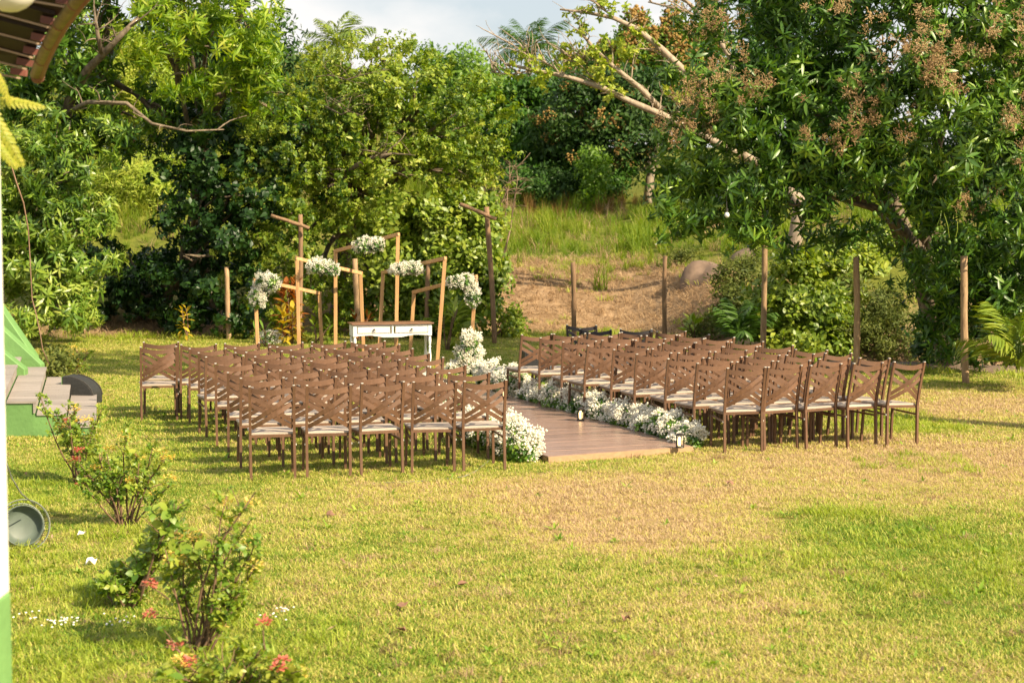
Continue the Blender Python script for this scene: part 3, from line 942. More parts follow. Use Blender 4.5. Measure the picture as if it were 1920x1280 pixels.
tree('sunlit_mango_tree', 'tall yellow-green sunlit mango tree rising out of the frame left of the sky', 'tree', (385, 622, 37.0),
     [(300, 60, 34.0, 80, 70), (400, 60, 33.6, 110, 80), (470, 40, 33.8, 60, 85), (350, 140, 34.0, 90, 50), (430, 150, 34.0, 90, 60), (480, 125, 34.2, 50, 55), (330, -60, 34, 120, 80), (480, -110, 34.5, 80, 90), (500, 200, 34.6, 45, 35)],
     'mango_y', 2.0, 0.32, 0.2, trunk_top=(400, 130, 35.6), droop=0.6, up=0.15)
tree('lance_leaf_tree', 'lower leafy tree with narrow grey-green leaves at the left frame edge', 'tree', (60, 628, 34.2),
     [(60, 330, 32.8, 90, 60), (110, 310, 32.4, 80, 55), (40, 410, 32.6, 85, 60), (110, 420, 32.4, 70, 50), (30, 500, 32.4, 80, 70), (90, 520, 32.3, 75, 60), (60, 590, 32.3, 100, 50), (140, 480, 33.2, 60, 60), (-60, 400, 33, 110, 180), (150, 400, 33.6, 50, 40), (140, 560, 33.4, 50, 50), (120, 250, 33.4, 90, 50)],
     'lance', 2.4, 0.27, 0.12, up=0.3)
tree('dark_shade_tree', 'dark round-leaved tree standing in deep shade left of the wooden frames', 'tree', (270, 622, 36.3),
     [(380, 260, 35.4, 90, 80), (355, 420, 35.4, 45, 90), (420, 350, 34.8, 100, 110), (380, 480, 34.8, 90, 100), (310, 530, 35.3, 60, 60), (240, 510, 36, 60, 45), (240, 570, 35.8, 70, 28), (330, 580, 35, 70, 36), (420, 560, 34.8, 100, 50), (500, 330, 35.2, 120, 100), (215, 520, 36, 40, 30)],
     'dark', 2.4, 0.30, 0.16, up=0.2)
tree('broad_leaf_tree', 'big round-crowned tree with broad glossy leaves behind the wooden frames', 'tree', (640, 622, 37.0),
     [(640, 165, 35.8, 105, 75), (735, 100, 35.8, 62, 50), (690, 130, 36, 60, 50), (700, 200, 36.4, 110, 60), (640, 270, 36.4, 110, 70), (790, 270, 36.2, 100, 60), (870, 300, 36, 60, 60), (580, 330, 36.2, 80, 80), (740, 380, 36, 110, 60), (800, 180, 35.4, 105, 75), (560, 215, 35.4, 110, 80), (690, 230, 35.0, 130, 90), (860, 240, 35.2, 95, 90), (520, 300, 34.9, 90, 90), (620, 350, 35.0, 120, 80), (780, 330, 34.8, 120, 80), (890, 330, 35.1, 55, 70), (540, 420, 35.0, 90, 90), (680, 450, 35.2, 110, 90), (600, 550, 35.3, 120, 70), (480, 560, 35.4, 70, 70), (700, 570, 35.4, 110, 55)],
     'round', 3.1, 0.29, 0.22, scl=(.55, 1.05), trunk_top=(660, 320, 36.4), up=0.55, bumpy=0.3,
     limbs=[([(640, 360, 35.6), (660, 315, 34.6), (700, 295, 34.3), (735, 288, 34.2)], 0.07, 0.04), ([(615, 140, 35.0), (650, 150, 34.4), (690, 138, 34.3)], 0.02, 0.012), ([(610, 200, 34.6), (640, 215, 34.2), (660, 205, 34.2)], 0.02, 0.012)])
tree('magnolia_bush', 'bushy lighter green shrub beside the tall rustic post with a crossbar', 'shrub', (850, 622, 35.8),
     [(800, 430, 34.6, 80, 65), (870, 450, 34.6, 60, 60), (890, 520, 34.8, 45, 60), (820, 530, 34.6, 80, 70), (750, 500, 34.9, 70, 60), (900, 400, 34.9, 30, 45), (760, 590, 34.9, 70, 30)],
     'bush', 2.6, 0.22, 0.06, up=0.7, scl=(1.0, 1.6))
# yellow-green growth on the sunlit hillside seen through the gaps
for i, (px, py, d, rx, rz, lb) in enumerate([(255, 370, 43, 105, 85, 'sunlit yellow-green bamboo clump seen through the gap in the left trees'), (225, 130, 47, 70, 90, 'sunlit yellow-green clump high in the gap between mango limbs'), (180, 470, 41, 70, 60, 'olive-green thicket low behind the left-hand trees')]):
    b = at(px, py + rz, d)
    t = thing('bamboo_clump', lb, 'bamboo', (b.x, b.y, float(hz(b.x, b.y))), 'yellow-green clumps on the hillside')
    P, G = crown_points([(px, py, d, rx, rz), (px + rx * 0.5, py + rz * 0.5, d, rx * 0.7, rz * 0.7)], 2.6, 0.34, up=0.8)
    scatter('foliage', 'yellow', P, G, RNG.uniform(0.8, 1.3, len(P)), t)
    for k in range(4):
        q = b + Vector((R_(-.4, .4), R_(-.3, .3), 0))
        q.z = float(hz(q.x, q.y))
        MB().tube(limb_path(q, at(px, py, d) + Vector((R_(-.7, .7), 0, R_(-.3, .8))), 0.08, 5), taper(0.03, 0.012, 5), 6).build('stem', M['twig'], t, smooth=True)
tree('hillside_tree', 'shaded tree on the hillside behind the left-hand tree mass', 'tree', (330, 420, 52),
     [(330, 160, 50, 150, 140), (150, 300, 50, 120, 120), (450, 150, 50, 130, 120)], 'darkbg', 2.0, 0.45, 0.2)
bush_b = at(190, 600, 35.7)
t = thing('understory_bush', 'dark leafy bush filling the shade below the yellow-green clump at left', 'bush', (bush_b.x, bush_b.y, float(hz(bush_b.x, bush_b.y))))
P, G = crown_points([(190, 540, 35.6, 55, 45), (235, 470, 36.2, 50, 40), (180, 470, 36.4, 50, 40), (270, 545, 36.2, 50, 40)], 2.4, 0.3, up=0.3)
scatter('foliage', 'dark', P, G, RNG.uniform(.7, 1.2, len(P)), t)
# dry twiggy bush at the right of the broad-leaved tree
b = at(925, 390, 39.5)
t = thing('dry_bush', 'leafless brown twiggy bush at the right edge of the broad-leaved tree', 'bush', (b.x, b.y, float(hz(b.x, b.y))))
for k in range(9):
    m = MB()
    base_p = Vector((b.x + R_(-.1, .1), b.y + R_(-.1, .1), float(hz(b.x, b.y))))
    tip = at(R_(900, 975), R_(275, 365), R_(38.8, 40))
    pth = limb_path(base_p, tip, 0.12)
    m.tube(pth, taper(0.022, 0.006), 5)
    for _ in range(16):
        a = random.choice(pth[2:])
        q = a + Vector((R_(-.35, .4), R_(-.3, .3), R_(-.1, .35)))
        m.tube(limb_path(a, q, 0.15, 4), taper(0.008, 0.003, 4), 4)
    m.build('branch', M['drytwig'], t)

# ------------------------------------------------------------------ trees: background
tree('dome_tree', 'bright green dome-shaped tree far behind the broad-leaved crown', 'tree', (880, 330, 64),
     [(870, 170, 62, 85, 60), (930, 200, 61, 60, 65), (830, 155, 63, 60, 40), (900, 240, 61, 80, 60)], 'bright', 2.4, 0.42, 0.2, mat='bark')
tree('valley_tree', 'mid-green tree in shade at the centre of the far wood', 'tree', (1000, 365, 62),
     [(1000, 230, 60, 70, 60), (960, 290, 60, 60, 55), (1030, 290, 59, 60, 60), (1000, 170, 61, 60, 45), (975, 345, 58, 60, 30), (1040, 350, 58, 55, 35)], 'midbg', 2.4, 0.42, 0.18)
tB, PB, GB = tree('flowering_mango_tree', 'dark mango tree with orange blossom and a pale forked trunk on the terrace', 'tree', (1217, 386, 57),
     [(1110, 210, 57, 75, 55), (1180, 180, 57, 80, 55), (1235, 215, 57, 75, 50), (1120, 280, 56.5, 70, 50), (1175, 268, 56.5, 60, 40), (1060, 260, 58, 50, 60)], 'darkbg', 2.4, 0.42, 0.19, mat='pale_bark', trunk_top=(1226, 300, 57))
sel = RNG.uniform(0, 1, len(PB)) < 0.14
scatter('blossom', 'orange', PB[sel] + np.array((0, -.15, .12)), GB[sel], RNG.uniform(0.5, 1.1, sel.sum()), tB)
tC, PC, GC = tree('orange_crown_tree', 'tall orange-tinged blossoming tree on the skyline behind the pale bare limbs', 'tree', (1220, 330, 74),
     [(1180, 120, 72, 80, 55), (1250, 90, 72, 90, 55), (1310, 110, 72, 60, 70), (1130, 150, 73, 60, 45), (1250, 170, 71, 110, 60)], 'bright', 2.3, 0.45, 0.22)
sel = (RNG.uniform(0, 1, len(PC)) < 0.36)
scatter('blossom', 'orange', PC[sel] + np.array((0, -.15, .15)), GC[sel], RNG.uniform(0.8, 1.5, sel.sum()), tC)
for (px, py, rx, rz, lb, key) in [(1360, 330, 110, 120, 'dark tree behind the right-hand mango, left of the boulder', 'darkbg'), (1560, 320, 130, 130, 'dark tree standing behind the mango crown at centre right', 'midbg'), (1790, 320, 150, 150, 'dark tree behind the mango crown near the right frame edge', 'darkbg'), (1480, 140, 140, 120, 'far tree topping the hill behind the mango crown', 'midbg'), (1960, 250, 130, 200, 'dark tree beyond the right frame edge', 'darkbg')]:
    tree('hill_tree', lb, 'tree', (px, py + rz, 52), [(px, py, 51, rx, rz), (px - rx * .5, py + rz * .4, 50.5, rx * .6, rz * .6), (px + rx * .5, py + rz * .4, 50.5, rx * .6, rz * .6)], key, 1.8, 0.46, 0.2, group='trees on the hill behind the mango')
for (px, py, d, rx, rz, lb, key) in [(985, 355, 56, 40, 28, 'low dark shrub at the foot of the far wood, leftmost', 'midbg'), (1055, 352, 56, 45, 35, 'dark rounded shrub at the foot of the far wood', 'darkbg'), (1110, 320, 55, 30, 40, 'bright green shrub in front of the brown reeds', 'bright'), (1135, 356, 56, 36, 26, 'shrub between the brown reeds and the pale trunk', 'midbg')]:
    b = at(px, py + rz, d)
    t = thing('terrace_shrub', lb, 'shrub', (b.x, b.y, float(hz(b.x, b.y))), 'shrubs at the foot of the far wood')
    P, G = crown_points([(px, py, d, rx, rz)], 2.6, 0.34, up=0.5)
    scatter('foliage', key, P, G, RNG.uniform(0.5, 0.9, len(P)), t)

# coconut palms
def frond_mesh(Ln, n, leaf_l, droop, w, mat, fold=0.5, arch=0.5):
    c = Cluster()
    pts = []
    for i in range(n + 1):
        t = i / n
        pts.append(np.array((Ln * t * (1 - 0.25 * t * droop), 0, arch * Ln * t - droop * Ln * 0.75 * t * t)))
    for i in range(n):
        a, b2 = pts[i], pts[i + 1]
        ww = 0.018 * (1 - 0.8 * i / n) * Ln / 1.2
        c.put((np.array([a + (0, ww, 0), a - (0, ww, 0), b2 - (0, ww * .9, 0), b2 + (0, ww * .9, 0), (a + b2) / 2 - (0, 0, ww * 1.3)]), np.array([(0, 1, 4), (1, 2, 4), (2, 3, 4), (3, 0, 4)]), np.array([(0, 1, 2, 3)])), np.eye(3), (0, 0, 0))
        t = (i + 0.5) / n
        if t < 0.12: continue
        ll = leaf_l * (math.sin(PI * (0.12 + 0.85 * t)) ** 0.6) * R_(0.85, 1.1)
        d = (b2 - a)
        tilt = math.atan2(d[2], d[0])
        for s in (-1, 1):
            R = np.array(Matrix.Rotation(-tilt, 3, 'Y')) @ rotm(s * math.radians(R_(48, 62)) * (1 - 0.35 * t), -fold * R_(0.5, 1.3), 0)
            c.put(leaf(ll, w, 0.3, 0.25, 0.3), R, a)
    return c.mesh('frond', mat)
def palm(name, label, px, py, d, n, Ln, leaf_l, w, mat, base_py=None, trunk_r=0.14, el=(70, -10), group=None, az0=0.0, droop=0.7, parts='frond'):
    top = at(px, py, d)
    if base_py is None: b = Vector((top.x, top.y, float(hz(top.x, top.y))))
    else: b = at(px, base_py, d)
    t = thing(name, label, 'palm', b, group)
    if trunk_r > 0:
        pth = limb_path(b - Vector((0, 0, .1)), top, 0.03, 8)
        MB().tube(pth, taper(trunk_r * 1.2, trunk_r * 0.8, 8), 10, 0.05).build('trunk', M['pale_bark'], t, smooth=True)
    ms = [frond_mesh(Ln, 26, leaf_l, droop * R_(0.8, 1.2), w, mat) for _ in range(4)]
    off = top - b
    for i in range(n):
        o = link(parts, ms[i % 4], t)
        o.location = off
        e = math.radians(el[0] + (el[1] - el[0]) * i / max(1, n - 1))
        o.rotation_euler = (Matrix.Rotation(az0 + i * 2.4 + R_(-.2, .2), 3, 'Z') @ Matrix.Rotation(-e, 3, 'Y')).to_euler()
        o.scale = [R_(0.85, 1.15)] * 3
    return t
palm('coconut_palm', 'coconut palm on the skyline right of the white cloud', 992, 108, 76, 15, 2.3, 0.75, 0.05, L['palm_d'], az0=0.4)
palm('coconut_palm', 'small coconut palm peeking above the broad-leaved tree', 632, 92, 62, 13, 1.7, 0.6, 0.045, L['palm'], az0=1.1)
palm('coconut_palm', 'low coconut palm half hidden in the far wood', 1083, 300, 58, 10, 1.6, 0.5, 0.045, L['palm_d'], az0=2.0)

# ------------------------------------------------------------------ pale bare tree behind the mango
b = at(1478, 560, 36)
t = thing('pale_bare_tree', 'pale-barked sparse tree stretching bare limbs left from behind the mango', 'tree', (b.x, b.y, float(hz(b.x, b.y))))
P0 = [at(1478, 640, 36), at(1470, 520, 36), at(1490, 450, 36), at(1500, 380, 36.2), at(1450, 320, 36.4)]
MB().tube(P0, [0.2, 0.17, 0.15, 0.13, 0.11], 10, 0.08).build('trunk', M['pale_bark'], t, smooth=True)
limbs = [([(1450, 320), (1340, 265), (1240, 215), (1180, 190), (1130, 165), (1060, 143), (1000, 132), (950, 120)], .085, .024),
         ([(1240, 205), (1200, 165), (1150, 125), (1118, 96), (1098, 72), (1080, 55)], .06, .02),
         ([(1400, 300), (1330, 190), (1290, 140), (1240, 92), (1195, 55), (1150, 34), (1100, 24), (1050, 18)], .09, .02),
         ([(1400, 260), (1370, 110), (1330, 45), (1285, 20), (1215, 4)], .07, .014), ([(1330, 45), (1290, 5), (1250, -15)], .05, .02), ([(1350, 60), (1330, 10), (1300, -30)], .05, .02),
         ([(1060, 143), (1020, 115), (985, 100), (958, 82)], .02, .010), ([(1000, 132), (960, 140), (920, 135)], .02, .010), ([(1130, 165), (1085, 120), (1060, 100)], .02, .010), ([(1150, 34), (1130, 15), (1120, -8)], .02, .010)]
for pts, r0, r1 in limbs:
    pw = [at(x, y, 36.4 - 0.2 * (i / len(pts)) + R_(-.05, .05)) for i, (x, y) in enumerate(pts)]
    m = MB()
    m.tube(pw, taper(r0, r1, len(pw)), 8, 0.08)
    for k in range(11):
        i_ = random.randint(1, len(pw) - 1)
        a = pw[i_ - 1].lerp(pw[i_], R_(0, 1))
        q = a + Vector((R_(-.7, .2), R_(-.3, .3), R_(.0, .6)))
        pp_ = limb_path(a, q, 0.14, 6)
        m.tube(pp_, taper(0.018, 0.006, 6), 5)
        for z_ in (2, 4):
            m.tube(limb_path(pp_[z_], pp_[z_] + Vector((R_(-.35, .2), R_(-.2, .2), R_(-.1, .35))), .15, 4), taper(.009, .004, 4), 4)
    m.build('limb', M['pale_bark'], t, smooth=True)
PP = []
for (x, y, r, n) in [(1085, 55, 18, 12), (1105, 105, 32, 26), (1130, 140, 30, 28), (1150, 165, 22, 16), (1060, 95, 26, 20), (1180, 95, 30, 20), (1130, 10, 34, 26), (1190, 60, 20, 12), (990, 112, 26, 14), (1020, 130, 26, 16), (960, 128, 22, 8), (1300, 140, 26, 18), (1270, 170, 26, 14), (1010, 150, 40, 14), (1080, 24, 16, 8), (1160, 80, 26, 14)]:
    for _ in range(n):
        PP.append(at(x + random.gauss(0, r * .55), y + random.gauss(0, r * .4), 36.3 + R_(-.3, .3)))
PP = np.array(PP)
scatter('foliage', 'yleaf', PP, np.array((0, 0, 0.6)) + RNG.normal(0, .5, PP.shape), RNG.uniform(0.55, 1.0, len(PP)), t)

# ------------------------------------------------------------------ the big mango at right
tM, PM, GM = tree('great_mango_tree', 'large dark mango tree with pinkish blossom and green fruit filling the right side', 'tree', (1800, 690, 29.5),
     [(1400, 60, 28, 110, 100), (1520, 60, 27.4, 130, 120), (1680, 40, 27.2, 140, 110), (1840, 60, 27.0, 140, 120), (1340, 190, 27.8, 90, 80), (1450, 200, 27.2, 130, 100), (1600, 190, 27.0, 140, 100), (1760, 180, 26.6, 130, 110), (1900, 190, 26.4, 110, 120), (1320, 310, 27.4, 90, 75), (1430, 330, 27.0, 120, 85), (1560, 330, 27.2, 120, 80), (1720, 320, 26.8, 120, 90), (1860, 330, 26.4, 110, 110), (1310, 395, 27.2, 70, 45), (1390, 415, 27.0, 80, 50), (1480, 420, 27.6, 70, 45), (1760, 430, 27.2, 110, 70), (1880, 470, 27.0, 90, 90), (1780, 530, 28, 80, 80), (1880, 590, 27.6, 70, 70), (1760, 620, 28.4, 60, 55), (1640, 440, 28.4, 80, 50), (1810, 470, 26.6, 90, 60), (1850, 560, 27.2, 80, 70), (1940, 520, 27, 80, 120), (1720, 540, 28.2, 45, 60), (1800, 650, 28.2, 60, 40), (1500, 260, 26.8, 130, 80), (1660, 260, 26.6, 120, 80), (1305, 385, 27.4, 36, 45), (1600, -120, 28, 280, 120), (1880, -100, 28, 200, 120), (1760, 0, 29.5, 200, 120), (1500, 20, 29.5, 150, 100), (1900, 60, 29, 120, 120),],
     'mango', 3.0, 0.33, 0.26, scl=(.6, 1.05), autolimb=False, trunk_top=(1640, 330, 28.6), droop=0.55, up=0.25, bumpy=0.25,
     limbs=[([(1800, 560, 29.2), (1730, 480, 28.2), (1690, 430, 27.6), (1650, 395, 27.2), (1560, 350, 27.2), (1460, 330, 27.2)], 0.13, 0.05),
            ([(1650, 395, 27.2), (1560, 370, 27.0), (1490, 385, 27.0), (1420, 370, 27.1)], 0.035, 0.018), ([(1690, 430, 27.6), (1610, 300, 27.8), (1500, 180, 27.8), (1440, 60, 28.0)], .09, .03), ([(1730, 480, 28.2), (1750, 300, 27.9), (1800, 120, 27.8), (1850, -40, 28)], .10, .03), ([(1640, 350, 27.7), (1640, 200, 27.7), (1670, 60, 27.8)], .06, .02)])
spots = [(1290, 230, 45, 70), (1300, 200, 30, 50), (1350, 130, 40, 22), (1400, 185, 26, 14), (1560, 230, 50, 40), (1590, 205, 40, 26), (1790, 110, 60, 66), (1750, 130, 40, 34), (1650, 100, 50, 22), (1720, 70, 26, 10), (1540, 20, 30, 14), (1900, 230, 36, 30), (1820, 385, 30, 16), (1420, 160, 26, 10), (1880, 30, 36, 20), (1330, 60, 34, 26), (1610, 80, 40, 12), (1870, 110, 40, 26), (1700, 240, 30, 12), (1380, 30, 30, 12), (1930, 310, 30, 14), (1290, 20, 20, 10)]
PP, DD = [], []
for x, y, r, n in spots:
    c = np.array(at(x, y, 26.0))
    # crown clusters nearest to the camera around this spot
    sx = 960 + F_PX * PM[:, 0] / PM[:, 1]
    sy = 363 - F_PX * (PM[:, 2] - CAM_H) / PM[:, 1]
    near = np.where((sx - x) ** 2 + (sy - y) ** 2 < (r * 1.3) ** 2)[0]
    near = near[np.argsort(PM[near, 1])][:int(n * .62)]
    for k in near:
        PP.append(PM[k] + np.array((R_(-.08, .08), -.12, .05)))
        DD.append(GM[k] + np.array((R_(-.3, .3), -.5, .9)))
scatter('blossom', 'panicle', np.array(PP), np.array(DD), RNG.uniform(0.4, 0.9, len(PP)), tM)
fm = MB().ball((0, 0, -0.055), 0.038, 10, 1.35).mesh('mango_fruit', M['mango'], smooth=True)
for x, y in [(1780, 450), (1792, 447), (1757, 425), (1716, 430), (1390, 250), (1470, 330), (1713, 203), (1732, 20), (1340, 235), (1425, 315), (1855, 510), (1790, 640), (1672, 370), (1693, 400), (1640, 395), (1845, 315), (1860, 275), (1540, 195), (1600, 160), (1650, 385)]:
    o = link('mango_fruit', fm, tM)
    o.location = at(x, y, 26.0) - wloc(tM)
    s_ = R_(0.6, 0.95)
    o.scale = (s_, s_, s_)
for x0, y0, x1, y1 in ((1770, 400, 1780, 446), (1795, 415, 1792, 445), (1765, 395, 1757, 422), (1386, 215, 1390, 248)):
    MB().tube([at(x0, y0, 25.95), at((x0 + x1) / 2 + 2, (y0 + y1) / 2, 25.9), at(x1, y1, 25.9)], 0.005, 5).build('fruit_stalk', L['bush'], tM)

sp = lambda x, y, z: (960 + F_PX * x / (y * cT - (z - CAM_H) * sT), 640 - F_PX * ((z - CAM_H) * cT + y * sT) / (y * cT - (z - CAM_H) * sT), y)
tree('added_shade_tree', 'unseen tall tree added beyond the right lawn edge to shade the far left grass', 'tree', sp(7.8, 20.2, 0.0), [sp(5.6, 20.0, 11.5) + (330, 230), sp(4.4, 19.7, 11.9) + (240, 170), sp(6.8, 20.4, 12.2) + (260, 180)], 'mango', 1.6, 0.36, 0.2, trunk_top=sp(6.4, 20.1, 10.6))  # added out of view so its crown throws shade on the far left lawn

# ------------------------------------------------------------------ bushes, rocks and palms at right
def bush(label, lobes, key, base, dens=2.8, csize=0.2, scl=(0.8, 1.3), name='bush', group='bushes beyond the right-hand chairs', up=0.6):
    b = at(*base)
    t = thing(name, label, 'bush', (b.x, b.y, float(hz(b.x, b.y))), group)
    P, G = crown_points(lobes, dens, csize, up=up)
    scatter('foliage', key, P, G, RNG.uniform(*scl, len(P)), t)
    for k in range(5):
        q = Vector((b.x + R_(-.3, .3), b.y + R_(-.2, .2), 0))
        q.z = float(hz(q.x, q.y)) - 0.05
        l = random.choice(lobes)
        MB().tube(limb_path(q, at(l[0], l[1], l[2]), 0.1, 6), taper(0.03, 0.008, 6), 6).build('stem', M['twig'], t)
    return t
bush('dull olive bush in front of the boulder', [(1375, 585, 34, 45, 45), (1400, 535, 34.4, 40, 45), (1335, 622, 33.5, 50, 22), (1400, 610, 33.5, 40, 40)], 'dull', (1350, 640, 34.2))
bush('bright yellow-green bush between the two middle posts', [(1500, 540, 32.4, 50, 50), (1470, 590, 32.0, 55, 50), (1540, 600, 32.0, 60, 55), (1510, 650, 31.6, 70, 40), (1560, 530, 32.8, 40, 45), (1440, 640, 32, 40, 40)], 'bush', (1500, 690, 32.2), scl=(0.9, 1.5))
bush('feathery olive bush right of the middle post', [(1650, 600, 32, 50, 50), (1690, 640, 31.5, 55, 40), (1620, 650, 31.5, 50, 40), (1600, 560, 32.5, 40, 50), (1730, 660, 31, 35, 30)], 'dull', (1660, 690, 32.0), scl=(0.9, 1.4))
bush('sunlit bush higher on the slope behind the bright bush', [(1560, 480, 36, 50, 40), (1610, 500, 36, 50, 40), (1680, 470, 37, 50, 50)], 'bush', (1600, 540, 36.5), scl=(1, 1.6))
bush('thin bush at the foot of the slope, left of the boulder', [(1265, 560, 38, 30, 30), (1290, 500, 39, 40, 25)], 'dull', (1275, 600, 38.4))
bush('low bright weeds at the foot of the dry bank', [(940, 600, 34.8, 24, 22), (965, 605, 34.9, 14, 14)], 'bush', (945, 622, 34.9), scl=(0.7, 1.1))
bush('dark bush under the mango at the right frame edge', [(1830, 640, 29.6, 60, 40), (1900, 640, 29.4, 50, 40), (1760, 655, 29.8, 40, 30)], 'dark', (1830, 690, 29.8), csize=0.26)

def rock(name, label, px, py, d, rx, ry, rz, group=None, seed=0, sink=0.3):
    rg = np.random.default_rng(seed)
    m = MB()
    c = at(px, py, d)
    n, k = 20, 12
    D = []
    for i in range(k + 1):
        for j in range(n):
            a, b_ = PI * i / k, 2 * PI * j / n
            D.append((math.sin(a) * math.cos(b_), math.sin(a) * math.sin(b_), math.cos(a)))
    D = np.array(D)
    w = 1 + wavy(D, 0.11, rg)
    Pn = D * w[:, None] * np.array((rx, ry, rz))
    rings = [[Vector(Pn[i * n + j]) + c for j in range(n)] for i in range(k + 1)]
    m.loft(rings)
    g = Vector((c.x, c.y, float(hz(c.x, c.y))))
    return tag(m.build(name, M['rock'], None, smooth=True), label, 'rock', group)
rock('boulder', 'big brown rounded boulder on the slope behind the right-hand posts', 1328, 568, 37, 0.62, 0.6, 0.85, seed=3)
rock('boulder', 'shadowy boulder higher up beneath the mango crown', 1408, 505, 39, 0.5, 0.5, 0.45, seed=5)
for i, (px, py, rx, rz, lb) in enumerate([(1600, 690, .5, .22, 'low dark rock behind the second post from the right'), (1700, 695, .6, .24, 'dark rock between the two right-hand posts'), (1780, 700, .45, .2, 'dark rock just left of the rightmost post'), (1870, 700, .6, .22, 'dark rock right of the rightmost post')]):
    rock('edge_rock', lb, px, py, 28.6, rx, .4, rz * .55, 'dark rocks along the right lawn edge', seed=10 + i)

palm('fan_palm', 'bright yellow-green palm clump at the right frame edge', 1908, 692, 25.4, 11, 1.05, 0.46, 0.035, L['palm'], base_py=706, trunk_r=0, el=(80, 15), az0=2.2)
palm('young_palm', 'dark young palm standing behind the back row of the right block', 1388, 640, 31.5, 9, 0.85, 0.36, 0.035, L['palm_d'], trunk_r=0, el=(80, 15), az0=0.3)
palm('yellow_palm', 'small yellow-green palm plant beside the right-hand frame', 850, 625, 32.5, 8, 0.8, 0.3, 0.04, L['palm'], trunk_r=0, el=(80, 20), az0=1.2)

def leafy_plant(name, label, px, base_py, d, h, n, Ln, W, mat, group=None, curl=0.4, sp=0.12, el=(70, -10), stems=3, cat='plant'):
    b = at(px, base_py, d)
    b.z = float(hz(b.x, b.y))
    t = thing(name, label, cat, b, group)
    tops = []
    for s in range(stems):
        q = b + Vector((R_(-sp, sp), R_(-sp, sp), h * R_(0.75, 1.0)))
        MB().tube(limb_path(b + Vector((R_(-.03, .03), R_(-.03, .03), -.03)), q, 0.06, 5), taper(0.014, 0.007, 5), 6).build('stem', M['twig'], t, smooth=True)
        tops.append(q)
    lm = [leaf(Ln, W, 0.2, curl * R_(.6, 1.4), 0.5) for _ in range(3)]
    meshes = []
    for l3 in lm:
        c = Cluster()
        c.put(l3, np.eye(3), (0, 0, 0))
        meshes.append(c.mesh('leaf', mat))
    for i in range(n):
        q = tops[i % stems]
        f = (i // stems) / max(1, n // stems - 1)
        o = link('leaf', meshes[i % 3], t)
        o.location = q - b - Vector((0, 0, h * 0.75 * f)) * R_(0.8, 1.1)
        e = math.radians(el[0] + (el[1] - el[0]) * f + R_(-15, 15))
        o.rotation_euler = Matrix(rotm(i * 2.4 + R_(-.4, .4), e, R_(-.4, .4)).tolist()).to_euler()
        o.scale = [R_(0.7, 1.15)] * 3
    return t
leafy_plant('croton', 'tall reddish-orange croton behind the leftmost frame', 535, 620, 33.6, 1.2, 150, 0.22, 0.085, L['croton'], sp=0.2, stems=4)
leafy_plant('croton', 'bright yellow croton next to the reddish one', 548, 622, 33.1, 0.66, 84, 0.20, 0.085, L['croton_y'], sp=0.2)
leafy_plant('croton', 'small yellow-tipped croton standing alone left of the chairs', 350, 624, 33.8, 0.62, 24, 0.17, 0.055, L['croton_y'], sp=0.08, stems=2)
leafy_plant('croton', 'small orange croton behind the white table', 678, 624, 33.6, 0.50, 34, 0.19, 0.05, L['croton'], sp=0.15)
leafy_plant('tropical_plant', 'pale large-leaved plant behind the right block back row', 1300, 640, 33.2, 0.42, 26, 0.26, 0.12, L['bush'], sp=0.25)
leafy_plant('tropical_plant', 'thin-stemmed plant with long yellow-green leaves by the right frame', 838, 632, 31.8, 0.75, 30, 0.30, 0.06, L['palm'], sp=0.18, stems=4)
leafy_plant('tropical_plant', 'low leafy plant left of the white table', 590, 628, 33.2, 0.35, 34, 0.2, 0.06, L['bush'], sp=0.3, stems=4)
leafy_plant('tropical_plant', 'low grassy plant right of the leftmost frame leg', 500, 632, 32.6, 0.35, 30, 0.22, 0.04, L['bright'], sp=0.25, stems=4)

# ------------------------------------------------------------------ rustic posts
def post(label, px, base_py, top_py, d, r, mat='post', topx=None, crossbar=None):
    b = at(px, base_py, d)
    b.z = float(hz(b.x, b.y))
    tp = at(topx if topx is not None else px, top_py, d)
    t = thing('rustic_post', label, 'post', b, 'rustic wooden posts round the lawn')
    pth = [(b - Vector((0, 0, .2))).lerp(tp, i / 8) + Vector((math.sin(i * .7 + px) * .008, 0, 0)) for i in range(9)]
    o = MB().tube(pth, [r * R_(0.9, 1.08) for _ in range(9)], 10, 0.05).build('pole', M[mat], t, smooth=True)
    if crossbar:
        p, q = at(*crossbar[0]), at(*crossbar[1])
        MB().tube(limb_path(p, q, 0.015, 6), [0.034 * R_(.9, 1.1) for _ in range(6)], 8, 0.05).build('crossbar', M['post'], t, smooth=True)
    return t
post('short rustic post standing alone left of the wooden frames', 430, 622, 500, 34.2, 0.046, 'post_light', topx=424)
post('tall rustic post with a crossbar behind the leftmost frames', 563, 630, 402, 33.6, 0.043, crossbar=((508, 404, 33.45), (580, 428, 33.45)))
post('short peeled post behind the tallest frame', 672, 626, 485, 33.8, 0.05, 'post_light', topx=666)
post('grey post behind the right-hand frame', 800, 626, 492, 33.8, 0.042, topx=802)
post('tall rustic post with a crossbar beside the dry bank', 929, 630, 388, 33.2, 0.045, topx=913, crossbar=((862, 383, 33.05), (930, 411, 33.05)))
post('weathered post in front of the dry bank, behind the back chairs', 1078, 620, 492, 34.2, 0.045, topx=1074)
post('weathered post left of the boulder', 1245, 632, 480, 33.4, 0.042, topx=1247)
post('tall post rising into the mango crown behind the right block', 1431, 668, 385, 30.2, 0.048, 'post_light', topx=1434)
post('post under the mango, second from the right', 1607, 692, 482, 27.6, 0.048, 'post_light', topx=1606)
post('thick rightmost post standing on bare lawn under the mango', 1812, 716, 480, 26.3, 0.054, 'post_light', topx=1806)

